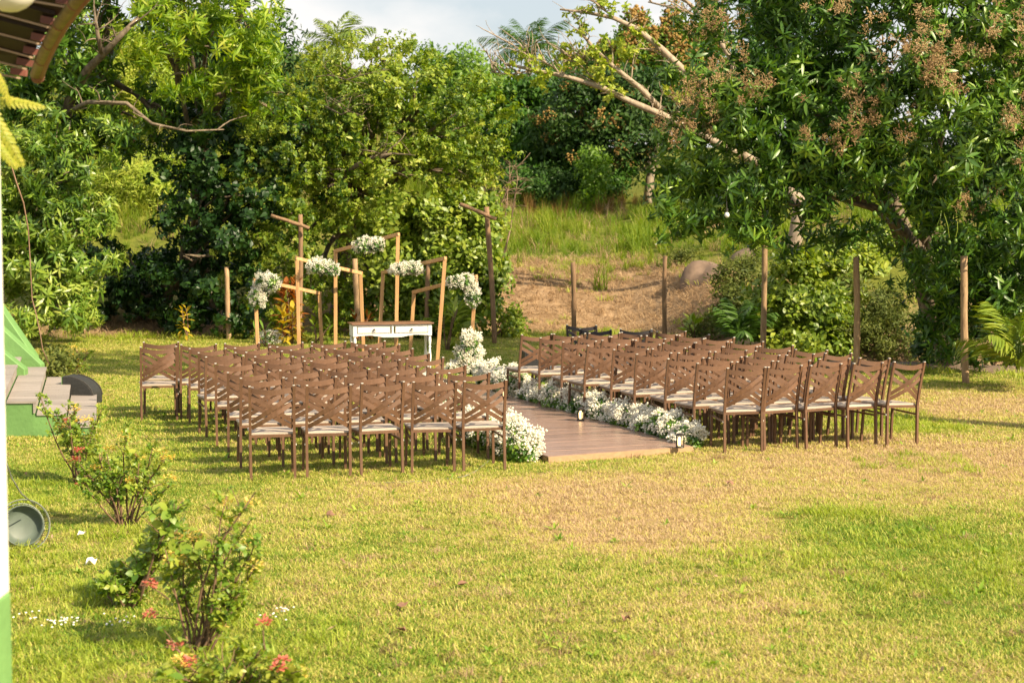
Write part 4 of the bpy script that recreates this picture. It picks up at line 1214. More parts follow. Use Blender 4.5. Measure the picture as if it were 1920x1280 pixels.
# ------------------------------------------------------------------ chairs
def make_chair(label, metal, seat_m):
    t = thing('cross_back_chair', label, 'chair')
    SH, W, top = 0.43, 0.205, 0.90
    yb = -0.20
    def bp(x, z):                      # point on a back post at height z (posts lean back above the seat)
        return Vector((x, yb - 0.015 - (0.085 * ((z - SH) / (top - SH)) ** 1.25 if z > SH else 0.02 * (1 - z / SH)), z))
    for sx in (-1, 1):
        m = MB()
        zs = [0, SH * .5, SH, 0.56, 0.68, 0.80, top]
        rings = []
        for z in zs:
            p = bp(sx * W, z)
            h = 0.0125
            rings.append([p + Vector((-h, -h * 1.1, 0)), p + Vector((h, -h * 1.1, 0)), p + Vector((h, h * 1.1, 0)), p + Vector((-h, h * 1.1, 0))])
        m.loft(rings)
        o = m.build('back_post', metal, t, local=True)
        MB().box(bp(sx * W, top) + Vector((0, 0, .003)), (.021, .023, .006)).build('end_cap', M['cap'], o, local=True)
        m = MB().bar((sx * W, 0.19, 0), (sx * W * 0.97, 0.175, SH - .02), .024, .024, (0, 1, 0))
        m.build('front_leg', metal, t, local=True)
        m = MB().bar((sx * W, yb - .014, .335), (sx * W * .985, .172, .355), .018, .018)
        o = m.build('stretcher', metal, t, local=True)
        MB().box((sx * (W + .0165), yb - .018, .335), (.007, .016, .016)).build('bolt_cap', M['cap'], o, local=True)
    fr = MB()
    fr.bar((-W, yb, SH - .012), (W, yb, SH - .012), .018, .024)
    fr.bar((-W, .19, SH - .012), (W, .19, SH - .012), .018, .024)
    for sx in (-1, 1): fr.bar((sx * W * .99, yb + .01, SH - .012), (sx * W * .99, .18, SH - .012), .018, .024)
    fr.build('seat_frame', metal, t, local=True)
    m = MB()
    sv_ = [(-.20, yb + .01), (.20, yb + .01), (.222, .205), (-.222, .205)]
    m.loft([[Vector((x, y, z)) for x, y in sv_] for z in (SH + .002, SH + .016)] + [[Vector((x * .96, y * .96, SH + .022)) for x, y in sv_]])
    m.build('seat', seat_m, t, local=True)
    def curve(z0, z1, n=9, bow=0.05, dip=0.0, inset=.013):
        pts = []
        for i in range(n):
            u = i / (n - 1)
            x = (-1 + 2 * u) * (W - inset)
            z = z0 + (z1 - z0) * u - dip * math.sin(PI * u)
            p = bp(x, z)
            p.y -= bow * math.sin(PI * u) - 0.004
            pts.append(p)
        return pts
    MB().ribbon(curve(.862, .862, 11, .05, .022), (0, 1, 0), .050, .008).build('top_rail', metal, t, local=True)
    for a, b_, k in ((.815, .555, 0), (.73, .50, 0), (.555, .815, 1), (.50, .73, 1)):
        MB().ribbon(curve(a, b_, 9, .045 + .010 * k), (0, 1, 0), .040, .005).build('cross_slat', metal, t, local=True)
    return t
ROW = ['first', 'second', 'third', 'fourth', 'fifth', 'sixth', 'seventh', 'eighth', 'ninth']
proto = make_chair('', M['chair'], M['seat'])
used = [False]
LEFT_FOOT = Vector((-0.205, -0.235, 0))
def put_chair(foot, yaw, label, group, roll=0.0, src=None):
    if src is None:
        src = proto
        o = proto if not used[0] else copy_tree(proto)
        used[0] = True
    else:
        o = copy_tree(src)
    R = Matrix.Rotation(yaw, 3, 'Z')
    p = foot - R @ LEFT_FOOT
    o.location = (p.x, p.y, -R_(0, .012))
    o.rotation_euler = (math.radians(R_(-.8, .8)), roll + math.radians(R_(-.7, .7)), yaw)
    tag(o, label, 'chair', group)
    return o
YAW = math.radians(16.5)
gl, gr = 'brown chairs left of the runway', 'brown chairs right of the runway'
lf = [(472, 901), (453, 880), (429, 860), (408, 838), (390, 822), (374, 808), (357, 796), (342, 785.5)]
rowv = (gnd(872, 886) - gnd(472, 901)) / 4
for k, (px, py) in enumerate(lf):
    a = gnd(px, py)
    for c in range(5):
        f = a + rowv * c * (1 + 0.0 * k) + Vector((R_(-.015, .015), R_(-.02, .02), 0))
        seat = ['aisle seat', 'second seat from aisle', 'middle seat', 'fourth seat from aisle', 'outermost seat'][4 - c]
        put_chair(f, YAW + math.radians(R_(-9, 5)), 'brown cross-back chair left of runway, %s row from camera, %s' % (ROW[k], seat), gl)
put_chair(gnd(266, 791), YAW + math.radians(-4), 'stray brown chair standing apart at the far left of the left block', gl)
put_chair(gnd(271, 778), YAW + math.radians(-6), 'stray brown chair tucked just beyond the far-left stray chair', gl)
a0 = gnd(1358.5, 850.5)
tp = gnd(976, 627, 0.9)
a1 = tp + Vector((-.03, .10, 0))
a1.z = 0
rowv = (gnd(1661, 838.5) - a0) / 4
for k in range(9):
    a = a0.lerp(a1, k / 8)
    for c in range(5):
        f = a + rowv * c + Vector((R_(-.02, .02), R_(-.02, .02), 0))
        seat = ['aisle seat', 'second seat from aisle', 'middle seat', 'fourth seat from aisle', 'outermost seat'][c]
        put_chair(f, YAW + math.radians(R_(-4, 10) + 3 * c * (k < 3)), 'brown cross-back chair right of runway, %s row from camera, %s' % (ROW[k], seat), gr, roll=math.radians([0, .3, .5, 1.2, 2.6][c] if k < 4 else 0.3))
pd = make_chair('', M['chair_dark'], M['seat'])
for i, (px, py, yw, lb) in enumerate([(1066, 609, -18, 'leftmost dark chair at the back of the right block'), (1090, 617, -14, 'dark chair in the middle at the back of the right block'), (1166, 617, -12, 'rightmost dark chair at the back of the right block')]):
    f = gnd(px, py, 0.9) + Vector((0, .08, 0))
    f.z = 0
    yaw = math.radians(yw)
    o = pd if i == 0 else copy_tree(pd)
    p = f - Matrix.Rotation(yaw, 3, 'Z') @ LEFT_FOOT
    o.location = (p.x, p.y, 0)
    o.rotation_euler = (0, 0, yaw)
    tag(o, lb, 'chair', 'dark chairs at the back')

# ------------------------------------------------------------------ runway of planks
q0, q1 = gnd(1027, 869), gnd(1297, 848.5)        # front corners
side = (gnd(951, 746) - gnd(1282, 838)).normalized()
acr = (q1 - q0)
Wd = acr.length
acr.normalize()
LEN = 9.4
run = thing('runway', 'low brown plank runway between the two chair blocks', 'runway', q0)
loc = lambda u, v, z: Vector((acr.x * u * Wd + side.x * v, acr.y * u * Wd + side.y * v, z))
PW = 0.30
for i in range(int(LEN / PW)):
    v0, v1 = i * PW + 0.005, (i + 1) * PW - 0.006
    z0 = 0.052 + R_(-.0015, .0015)
    u0, u1 = 0.0 + R_(0, .006), 1 - R_(0, .006)
    m = MB()
    m.loft([[loc(u0, v0, z), loc(u1, v0, z), loc(u1, v1, z), loc(u0, v1, z)] for z in (z0, z0 + .024)])
    bevel(m.build('plank', M['plank'], run, local=True), .003)
m = MB()
for u in (.02, .35, .65, .98):
    m.bar(loc(u, .05, .025), loc(u, LEN - .08, .025), .05, .048)
m.build('joist', M['edge'], run, local=True)
MB().bar(loc(-.002, -.016, .036), loc(1.002, -.016, .036), .022, .068).build('front_board', M['edge'], run, local=True)

# ------------------------------------------------------------------ wooden frames
def frame(label, lx0, ly0, tlx, tly, trx, try_, rx0, ry0, dl, dr, w=0.056):
    """left foot px, top-left px, top-right px, right foot px, depths of the two legs"""
    a, b_ = at(tlx, tly, dl), at(trx, try_, dr)
    fa, fb = at(lx0, ly0, dl), at(rx0, ry0, dr)
    fa.z = fb.z = 0
    t = thing('wooden_frame', label, 'frame', (fa + fb) / 2, 'pine frames of the altar')
    bevel(MB().bar(fa, a, w, w * .8, (0, 1, 0)).build('left_leg', M['pine'], t), .004)
    bevel(MB().bar(fb, b_, w, w * .8, (0, 1, 0)).build('right_leg', M['pine'], t), .004)
    d = (b_ - a).normalized()
    up = Vector((0, 0, 1))
    bevel(MB().bar(a - d * w * .5 + up * w * .5, b_ + d * w * .5 + up * w * .5, w * .82, w, (0, 0, 1)).build('top_beam', M['pine'], t), .004)
    return t
frame('leftmost pine frame, low with a beam sloping down to the right', 484, 650, 478, 527, 599, 553, 604, 650, 30.4, 31.2)
frame('second pine frame from the left, its beam sloping down to the right', 561, 650, 557, 488, 676, 515, 682, 650, 30.0, 30.8)
frame('tallest pine frame at the centre with a steep beam', 629, 650, 629, 474, 746, 443, 742, 650, 31.0, 30.0)
frame('pine frame at right, beam sloping up right, its leg nearest the camera', 710, 650, 718, 514, 834, 488, 819, 690, 30.2, 28.6)
frame('rightmost pine frame, low, holding the hanging white flowers', 768, 650, 776, 551, 892, 522, 881, 690, 30.0, 28.9)

# ------------------------------------------------------------------ console table
tl, tr = at(655, 614, 28.6), at(808, 612, 28.0)
tc_ = (tl + tr) / 2
TH = 0.72
tb = thing('console_table', 'white console table with two drawers and a brown top before the frames', 'table', (tc_.x, 28.5, 0), rz=math.radians(14))
TW, TD = 1.22, 0.38
m = MB().box((0, 0, TH - .012), (TW + .05, TD + .05, .024))
bevel(m.build('table_top', M['top'], tb, local=True), .008, 2)
m = MB()
m.box((0, TD / 2 - .012, TH - .11), (TW - .02, .02, .17))
for sx in (-1, 1): m.box((sx * (TW / 2 - .012), 0, TH - .11), (.02, TD - .06, .17))
m.box((0, -TD / 2 + .014, TH - .036), (TW - .1, .018, .022))
m.box((0, -TD / 2 + .014, TH - .105), (.03, .018, .11))
m.build('apron', M['white'], tb, local=True)
m = MB()
nseg = 24
tops, bots = [], []
pr = []
for i in range(nseg + 1):
    x = -TW / 2 + .05 + (TW - .1) * i / nseg
    u = abs(2 * i / nseg - 1)
    pr.append((x, TH - .195 - .022 * (1 - min(1, max(0, (u - .25) / .2))) + .012 * math.sin(u * PI) * (u > .5)))
rings = [[Vector((x, -TD / 2 + .005, z)), Vector((x, -TD / 2 + .023, z)), Vector((x, -TD / 2 + .023, TH - .158)), Vector((x, -TD / 2 + .005, TH - .158))] for x, z in pr]
m.loft(rings)
m.build('scalloped_rail', M['white'], tb, local=True)
for sx in (-1, 1):
    o = MB().box((sx * .29, -TD / 2 + .008, TH - .103), (.50, .02, .095)).build('drawer', M['white'], tb, local=True)
    bevel(o, .004)
    k = MB()
    k.lathe([(.012, 0), (.012, .01), (.005, .014), (.005, .02), (.014, .026), (.012, .032), (.001, .034)], 10, (sx * .29, -TD / 2 - .002, TH - .095), Matrix.Rotation(PI / 2, 3, 'X'))
    k.tube([Vector((sx * .29 + .016 * math.cos(a), -TD / 2 - .02, TH - .115 + .02 * math.sin(a))) for a in [i * PI / 6 for i in range(13)]], .003, 5)
    k.build('ring_pull', M['iron'], o, local=True)
prof = [(.012, 0), (.018, .02), (.022, .05), (.016, .09), (.02, .13), (.026, .18), (.024, .24), (.017, .30), (.014, .33), (.024, .345), (.014, .36), (.020, .40), (.026, .44), (.022, .48), (.014, .505), (.024, .515), (.024, .52)]
for sx in (-1, 1):
    for sy in (-1, 1):
        m = MB().lathe(prof, 12, (sx * (TW / 2 - .032), sy * (TD / 2 - .032), 0))
        m.box((sx * (TW / 2 - .032), sy * (TD / 2 - .032), (.52 + TH - .024) / 2), (.056, .056, TH - .024 - .52))
        m.build('turned_leg', M['white'], tb, local=True)

# ------------------------------------------------------------------ white flowers
def flowers(name, label, blobs, group, n_per=1.0, leaves=0.5, cat='flowers', base=None, sz=(0.65, 1.15), bump=.16, low=-2):
    """blobs: (centre Vector, rx, ry, rz)"""
    c0 = base if base is not None else Vector(blobs[0][0])
    t = thing(name, label, cat, c0, group)
    PF, DF, PLv, DL = [], [], [], []
    for c, rx, ry, rz in blobs:
        area = 4 * PI * ((rx * ry) ** 1.6 / 3 + (rx * rz) ** 1.6 / 3 + (ry * rz) ** 1.6 / 3) ** (1 / 1.6)
        n = int(area * 900 * n_per)
        D = RNG.normal(size=(n, 3))
        D /= np.linalg.norm(D, axis=1, keepdims=True)
        rr = 0.95 - 0.40 * RNG.uniform(0, 1, n) ** 2 + wavy(D, bump, RNG) + RNG.normal(0, .07, n)
        P = np.array(c) + D * np.array((rx, ry, rz)) * rr[:, None]
        ok = (P[:, 2] > 0.03) & (D[:, 2] > low + RNG.normal(0, .2, n))
        PF.append(P[ok]); DF.append(D[ok])
        m_ = int(n * leaves * .55)
        D = RNG.normal(size=(m_, 3))
        D[:, 2] -= 0.35 + (0.5 if low > -1 else 0)
        D /= np.linalg.norm(D, axis=1, keepdims=True)
        P = np.array(c) + D * np.array((rx, ry, rz)) * RNG.uniform(.45, 1.0, m_)[:, None]
        ok = P[:, 2] > 0.02
        PLv.append(P[ok]); DL.append(D[ok] + np.array((0, 0, .4)))
    PF = np.concatenate(PF); DF = np.concatenate(DF)
    scatter('blossom', 'blossom', PF, DF, RNG.uniform(*sz, len(PF)), t)
    if leaves > 0:
        PLv = np.concatenate(PLv); DL = np.concatenate(DL)
        scatter('greenery', 'hedge_leaf', PLv, DL, RNG.uniform(.7, 1.2, len(PLv)), t)
    return t
def hedge_blobs(p, q, n, w, h):
    bl = []
    for i in range(n):
        c = p.lerp(q, (i + .5) / n) + Vector((R_(-.05, .05), R_(-.05, .05), 0))
        hh = h * R_(.85, 1.2)
        c.z = hh * .42
        bl.append((c, w * R_(.85, 1.15), w * R_(.95, 1.2), hh * .6))
    return bl
gh = 'white flower borders along the runway'
e_r = lambda px, py: gnd(px, py) + acr * .03
flowers('flower_border', 'near-right white flower border, from the second lantern to the runway front corner', hedge_blobs(e_r(1298, 842), e_r(1128, 794), 8, .19, .28), gh, .85, 1.5, low=-.1, bump=.24)
flowers('flower_border', 'far-right white flower border beyond the second lantern', hedge_blobs(e_r(1112, 788), e_r(985, 755), 9, .19, .29), gh, .85, 1.5, low=-.1, bump=.24)
flowers('flower_border', 'small white flower clump at the far right end of the runway', hedge_blobs(gnd(975, 748), gnd(915, 722), 5, .19, .32), gh, .72, .7)
flowers('flower_border', 'near-left white flower border spilling beside the front chairs', hedge_blobs(gnd(992, 868), gnd(880, 826), 6, .19, .33), gh, .85, 1.5, low=-.1, bump=.24)
flowers('flower_border', 'far-left white flower border half hidden behind the chairs', hedge_blobs(gnd(850, 790), gnd(770, 745), 5, .2, .34), gh, .5, .8)
b = gnd(878, 702)
flowers('flower_heap', 'tall heap of white flowers at the foot of the rightmost frame', [(Vector((b.x, b.y, .14)), .19, .18, .17), (Vector((b.x - .03, b.y, .32)), .17, .16, .15), (Vector((b.x + .03, b.y, .50)), .14, .14, .14), (Vector((b.x + .02, b.y + .1, .26)), .18, .18, .2), (Vector((b.x - .2, b.y, .09)), .14, .14, .10), (Vector((b.x + .24, b.y - .2, .09)), .17, .17, .10)], 'white flowers of the altar', .62, .6, bump=.24)
ga = 'white flower bunches on the frames'
flowers('flower_bunch', 'white flower bunch drooping from the top left corner of the leftmost frame', [(at(500, 528, 30.2), .19, .13, .15), (at(482, 555, 30.2), .13, .12, .2), (at(515, 530, 30.2), .12, .11, .10)], ga, .85, .5, sz=(.5, .85), bump=.22)
flowers('flower_bunch', 'oval white flower bunch on the beam of the second frame', [(at(598, 499, 29.9), .20, .12, .12), (at(622, 504, 29.9), .12, .11, .11)], ga, .85, .5, sz=(.5, .85), bump=.22)
flowers('flower_bunch', 'white flower bunch on the beam of the tallest frame', [(at(682, 459, 30.0), .16, .12, .12), (at(704, 457, 30.0), .13, .11, .11)], ga, .85, .5, sz=(.5, .85), bump=.22)
flowers('flower_bunch', 'white flower bunch on the beam of the pine frame at right', [(at(758, 504, 29.0), .19, .12, .10), (at(778, 502, 29.0), .12, .11, .10)], ga, .85, .5, sz=(.5, .85), bump=.22)
flowers('flower_bunch', 'white flower bunch hanging at the top right corner of the rightmost frame', [(at(867, 527, 28.8), .20, .13, .12), (at(886, 555, 28.8), .12, .12, .18), (at(850, 530, 28.8), .1, .1, .1)], ga, .85, .5, sz=(.5, .85), bump=.22)
b = gnd(490, 655)
flowers('flower_heap', 'small patch of white flowers at the foot of the leftmost frame', [(Vector((b.x, b.y + 1.2, .1)), .24, .2, .12)], 'white flowers of the altar', .7, .5)

# ------------------------------------------------------------------ lanterns
def lantern(label, px, py):
    b = gnd(px, py, .08) - acr * .035
    t = thing('candle_lantern', label, 'lantern', (b.x, b.y, .077), 'candle lanterns along the runway')
    t.scale = (.85, .85, .85)
    m = MB()
    m.lathe([(.05, 0), (.055, .006), (.05, .02), (.045, .022)], 14)
    m.build('base', M['lantern'], t, local=True, smooth=False)
    MB().lathe([(.022, .023), (.026, .04), (.028, .10), (.018, .125), (.004, .135)], 12).build('candle', M['candle'], t, local=True, smooth=True)
    m = MB()
    for k in range(5):
        a = k * 2 * PI / 5
        m.tube([(0.046 * math.cos(a), .046 * math.sin(a), .02), (.046 * math.cos(a), .046 * math.sin(a), .15)], .0065, 5)
    m.lathe([(.05, .15), (.05, .158), (.03, .175), (.006, .18)], 14)
    m.build('cage', M['lantern'], t, local=True)
lantern('glowing candle lantern at the right front end of the runway', 1280, 838)
lantern('glowing candle lantern in the gap between the two right flower borders', 1094, 787)
lantern('glowing candle lantern at the far right end of the runway', 951, 745)
lantern('glowing candle lantern seen through the left chairs', 864, 738)

# ------------------------------------------------------------------ floor speakers
def wedge(label, px, py, w, h, dep, mat, rz, side_mat):
    b = gnd(px, py)
    t = thing('floor_speaker', label, 'speaker', b, rz=rz)
    prof = [(0, 0), (0, h)] + [(w * math.sin(a), h * (.28 + .72 * math.cos(a))) for a in [PI / 2 * i / 8 for i in range(1, 9)]] + [(w * 1.0, 0)]
    m = MB()
    m.loft([[Vector((x, y, z)) for x, z in prof] for y in (-dep / 2, dep / 2)])
    bevel(m.build('cabinet', mat, t, local=True), .006)
    MB().box((-.008, 0, h * .5), (.012, dep * .96, h * .96)).build('side_panel', side_mat, t, local=True)
    m = MB()
    pr = [(w * math.sin(a), h * (.28 + .72 * math.cos(a))) for a in [PI / 2 * i / 8 for i in range(1, 9)]]
    m.ribbon([(x + .004, -dep / 2 + .012, z + .005) for x, z in pr], (.7, 0, .7), .02, .008)
    m.ribbon([(x + .004, dep / 2 - .012, z + .005) for x, z in pr], (.7, 0, .7), .02, .008)
    m.build('grille_rim', M['iron'], t, local=True)
wedge('dark grey curved floor wedge standing on the lawn past the green steps', 127, 757, .40, .37, .34, M['speaker'], math.radians(-8), M['green'])
wedge('black wedge-shaped floor speaker seen through the back-left chair of the right block', 982, 700, .40, .34, .4, M['speaker_black'], math.radians(10), M['speaker_black'])

# ------------------------------------------------------------------ green steps with grey planks
st = thing('green_steps', 'green-painted steps with grey plank treads at the left frame edge', 'steps', gnd(60, 825))
dx, dy = Vector((-1, -.06, 0)).normalized(), Vector((-.22, 1, 0)).normalized()   # dx: up the stair, dy: along the step
Wst = 4.2
NP = 15
RUN = .325
heights = [.13, .265, .40, .535]
s0 = gnd(178, 797, .13)
s0.z = 0
quad = lambda a, u0, u1, v0, v1, z: [a + dx * u0 + dy * v0 + Vector((0, 0, z)), a + dx * u0 + dy * v1 + Vector((0, 0, z)), a + dx * u1 + dy * v1 + Vector((0, 0, z)), a + dx * u1 + dy * v0 + Vector((0, 0, z))]
for i, hgt in enumerate(heights):
    a = s0 + dx * RUN * i
    zb = 0 if i == 0 else heights[i - 1]
    m = MB().loft([quad(a, .022, RUN + (.022 if i < 3 else 1.6), .02, Wst, z) for z in (-.05, hgt - .026)])
    m.build('core', M['green'], st)
    for k in range(NP):
        v0, v1 = Wst * k / NP + .004, Wst * (k + 1) / NP - .006
        m = MB().loft([quad(a, -.014, RUN - .018 if i < 3 else 1.5, v0, v1, z) for z in (hgt - .025 + R_(0, .002), hgt + R_(0, .002))])
        m.build('tread_plank', M['deck'], st)
        m = MB().loft([quad(a, 0, .02, v0, v1, z) for z in (zb + .003, hgt - .027)])
        m.build('riser_board', M['deck'], st)
def slope_wall(label, top_px, bot_px, d0, d1, thick, hh):
    """slanting parapet: from its high end (left) to its low end (right)"""
    p, q = at(*top_px, d0), at(*bot_px, d1)
    back = Vector((0, 1, 0)) * thick
    p2 = p + (p - q) * .8
    m = MB()
    ring = lambda v: [v, v + back, v + back - Vector((0, 0, hh)), v - Vector((0, 0, hh))]
    m.loft([ring(p2), ring(q)])
    o = m.build('sloping_parapet', M['green'], None)
    bevel(o, .01)
    return tag(o, label, 'wall', 'green sloping walls at the left edge')
slope_wall('tall dark green sloping wall farthest back at the left edge', (0, 575), (65, 670), 25.6, 25.6, .25, .9)
slope_wall('light green sloping wall in front of the dark green one', (0, 612), (77, 683), 24.6, 24.6, .2, .9)
slope_wall('small light green sloping wall behind the top steps', (0, 655), (46, 692), 23.4, 23.4, .18, .6)

# ------------------------------------------------------------------ veranda post, eave and globe lamp near the camera
d = 6.5
xr = at(7, 1200, d).x
pt = thing('veranda_post', 'white square veranda post with a green foot at the left frame edge', 'post', (xr - .09, d, 0))
bevel(MB().box((xr - .09, d, 2.36 / 2 + 1.26), (.18, .18, 2.36)).build('shaft', M['white'], pt), .006)
bevel(MB().box((xr - .09, d, .63), (.186, .186, 1.26)).build('painted_foot', M['green'], pt), .006)
# the real top of the post is out of the picture: it leans on the veranda beam
ev = thing('roof_eave', 'dark tiled eave with pale battens and a bamboo-coloured gutter at top left', 'eave', at(0, 60, 9.4))
gp = [at(172, -30, 8.6), at(140, 8, 8.8), at(112, 46, 9.05), at(92, 82, 9.3), at(78, 112, 9.55), at(68, 140, 9.8)]
MB().tube(gp, [.033] * 6, 12).build('gutter', M['gutter'], ev, smooth=True)
MB().tube([p + Vector((.026, -.010, -.016)) for p in gp], [.016] * 6, 8).build('gutter_rim', M['gutter_rim'], ev, smooth=True)
e_ = gp[-1]
MB().ball(e_ + Vector((.008, 0, -.012)), .037, 10).build('gutter_end', M['gutter_rim'], ev, smooth=True)
for k in (1, 2, 3, 4):
    p = gp[k]
    dd = (gp[k + 1] - gp[k - 1]).normalized()
    MB().tube([p - dd * .006, p + dd * .006], .0355, 12).build('gutter_joint', M['gutter_rim'], ev)
rows = [((0, -45), (150, -20), 8.7), ((0, -8), (126, 14), 8.85), ((0, 27), (96, 53), 9.05), ((0, 64), (78, 84), 9.28), ((0, 92), (63, 109), 9.5), ((0, 117), (50, 130), 9.7), ((0, 140), (38, 147), 9.9)]
for k, ((x0, y0), (x1, y1), d) in enumerate(rows):
    a, b_ = at(x0 - 160, y0 - (y1 - y0) * 160 / max(1, x1), d), at(x1, y1, d)
    MB().bar(a, b_, .012, .010).build('batten', M['batten'], ev)
    re_ = b_ + (a - b_).normalized() * .06
    MB().bar(re_ + Vector((0, .05, .03)), b_ + Vector((.02, .05, .03)), .05, .035).build('sunlit_rafter_tip', M['rafter'], ev)  # short reddish block shaped like the sunlit patch on the rafter's end
    if k:
        (xa, ya), (xb, yb_), dp = rows[k - 1]
        p, q = at(xa - 160, ya - (yb_ - ya) * 160 / max(1, xb), dp), at(xb, yb_, dp)
        off = Vector((0, 0, .062))
        lo = [p + off, q + off + Vector((.02, 0, 0)), b_ + off + Vector((.02, .05, 0)), a + off + Vector((0, .05, 0))]
        MB().loft([lo, [v + Vector((0, 0, .02)) for v in lo]]).build('roof_board', M['roof'], ev)
gl_ = thing('globe_lamp', 'white globe lamp hanging under the eave in the top left corner', 'lamp', at(15, -20, 8.2))
MB().ball(at(18, -32, 8.2), .128, 20).build('globe', M['globe'], gl_, smooth=True)
MB().tube([at(18, -80, 8.2), at(18, -260, 8.2)], .02, 8).build('stem', M['iron'], gl_)

# fern hanging at the left frame edge
FD = 8.6
fb = at(-30, 175, FD)
fn = thing('hanging_fern', 'yellowing fern fronds poking in at the left frame edge', 'fern', fb)
fm2 = [frond_mesh(.32, 14, .045, .25, .017, L['fern'], 0.1, 0.1) for _ in range(3)]
for i, (x, y, az, el, sc) in enumerate([(-34, 186, -.1, -.08, 1.0), (-26, 195, -.4, -.95, 1.15), (-22, 110, .2, -1.1, .8), (-40, 235, -.2, -.8, .9), (-50, 260, .1, -.5, .8)]):
    o = link('frond', fm2[i % 3], fn)
    o.location = at(x, y, FD - .03 * i) - fb
    o.rotation_euler = Matrix(rotm(az, el, .9).tolist()).to_euler()
    o.scale = (sc, sc, sc)
# dry vine hanging at left
vp = [at(18, 300, 21.5), at(30, 340, 21.6), at(44, 380, 21.8), at(53, 430, 22), at(57, 500, 22.2), at(60, 560, 22.4), at(68, 590, 22.5), at(76, 630, 22.6), at(80, 655, 22.7), at(92, 682, 22.9)]
vp = [at(-40, 150, 21), at(-10, 240, 21.2)] + vp
tag(MB().tube(vp, taper(.009, .006, len(vp)), 6, .1).build('hanging_vine', M['vine'], None, smooth=True), 'thin dry brown vine hanging down at the left of the lawn', 'vine')

# ------------------------------------------------------------------ metal drum with wire guard, cable
fc = gnd(44, 1030)
dr = thing('caged_drum', 'grey-green round metal drum with a wire ring guard lying by the post', 'fan', fc)
R0 = .135
ctr = fc + Vector((0, 0, .185))
axis = Vector((.38, -.86, .22)).normalized()       # the open side faces the camera, a little right
zx = axis.to_track_quat('Z', 'Y').to_matrix() * 1.32
def ringpts(r, off, n=28):
    return [ctr + zx @ Vector((r * math.cos(2 * PI * i / n), r * math.sin(2 * PI * i / n), off)) for i in range(n + 1)]
MB().lathe([(.002, -.075), (.07, -.073), (.10, -.060), (.114, -.03), (.118, .0), (.113, .0), (.107, -.028), (.094, -.053), (.065, -.063), (.002, -.065)], 28, ctr, zx).build('bowl', M['fan_in'], dr, smooth=True)
MB().lathe([(.150, .012), (.150, .03), (.146, .03), (.146, .012), (.150, .012)], 32, ctr, zx, cap=False).build('front_ring', M['fan'], dr, smooth=False)
MB().tube(ringpts(.148, .0), .004, 6).build('guard_ring', M['fan'], dr, smooth=True)
MB().tube(ringpts(.130, -.06), .004, 6).build('guard_ring', M['fan'], dr, smooth=True)
for i in range(26):
    a = 2 * PI * i / 26
    p = [ctr + zx @ Vector((r * math.cos(a), r * math.sin(a), o_)) for r, o_ in ((.148, .02), (.142, -.02), (.128, -.065), (.100, -.088))]
    MB().tube(p, .0018, 5).build('guard_wire', M['fan'], dr)
cp = [at(-10, 780, 12.6), at(2, 830, 12.8), at(8, 856, 13.0), at(22, 896, 13.3), at(40, 925, 13.4), at(66, 946, fc.y - .02)]
tag(MB().tube(cp, .005, 6).build('cable', M['wire'], None, smooth=True), 'thin grey cable curving down to the metal drum', 'cable')
cp = [gnd(870, 893, .012), gnd(890, 884, .015), gnd(906, 872, .012), gnd(918, 862, .012)]
tag(MB().tube(cp, .006, 6).build('cable', M['wire'], None, smooth=True), 'grey cable lying in the grass beside the front aisle chair', 'cable')
cp = [gnd(700, 905, .01), gnd(760, 903, .012), gnd(815, 900, .01), gnd(868, 893, .012)]
tag(MB().tube(cp, .004, 6).build('cable', M['wire'], None, smooth=True), 'thin pale cable in the grass in front of the left block', 'cable')

# light bulb hanging in the mango
lb_ = thing('hanging_bulb', 'small white light bulb hanging under the mango crown', 'bulb', at(1363, 402, 26.3))
MB().ball(at(1363, 403, 26.3), .036, 12, 1.1).build('bulb', M['bulb'], lb_, smooth=True)
MB().tube([at(1363, 397, 26.3), at(1363, 391, 26.3)], .018, 8).build('socket', M['iron'], lb_)
MB().tube([at(1363, 391, 26.3), at(1361, 340, 26.5)], .004, 5).build('cord', M['iron'], lb_)

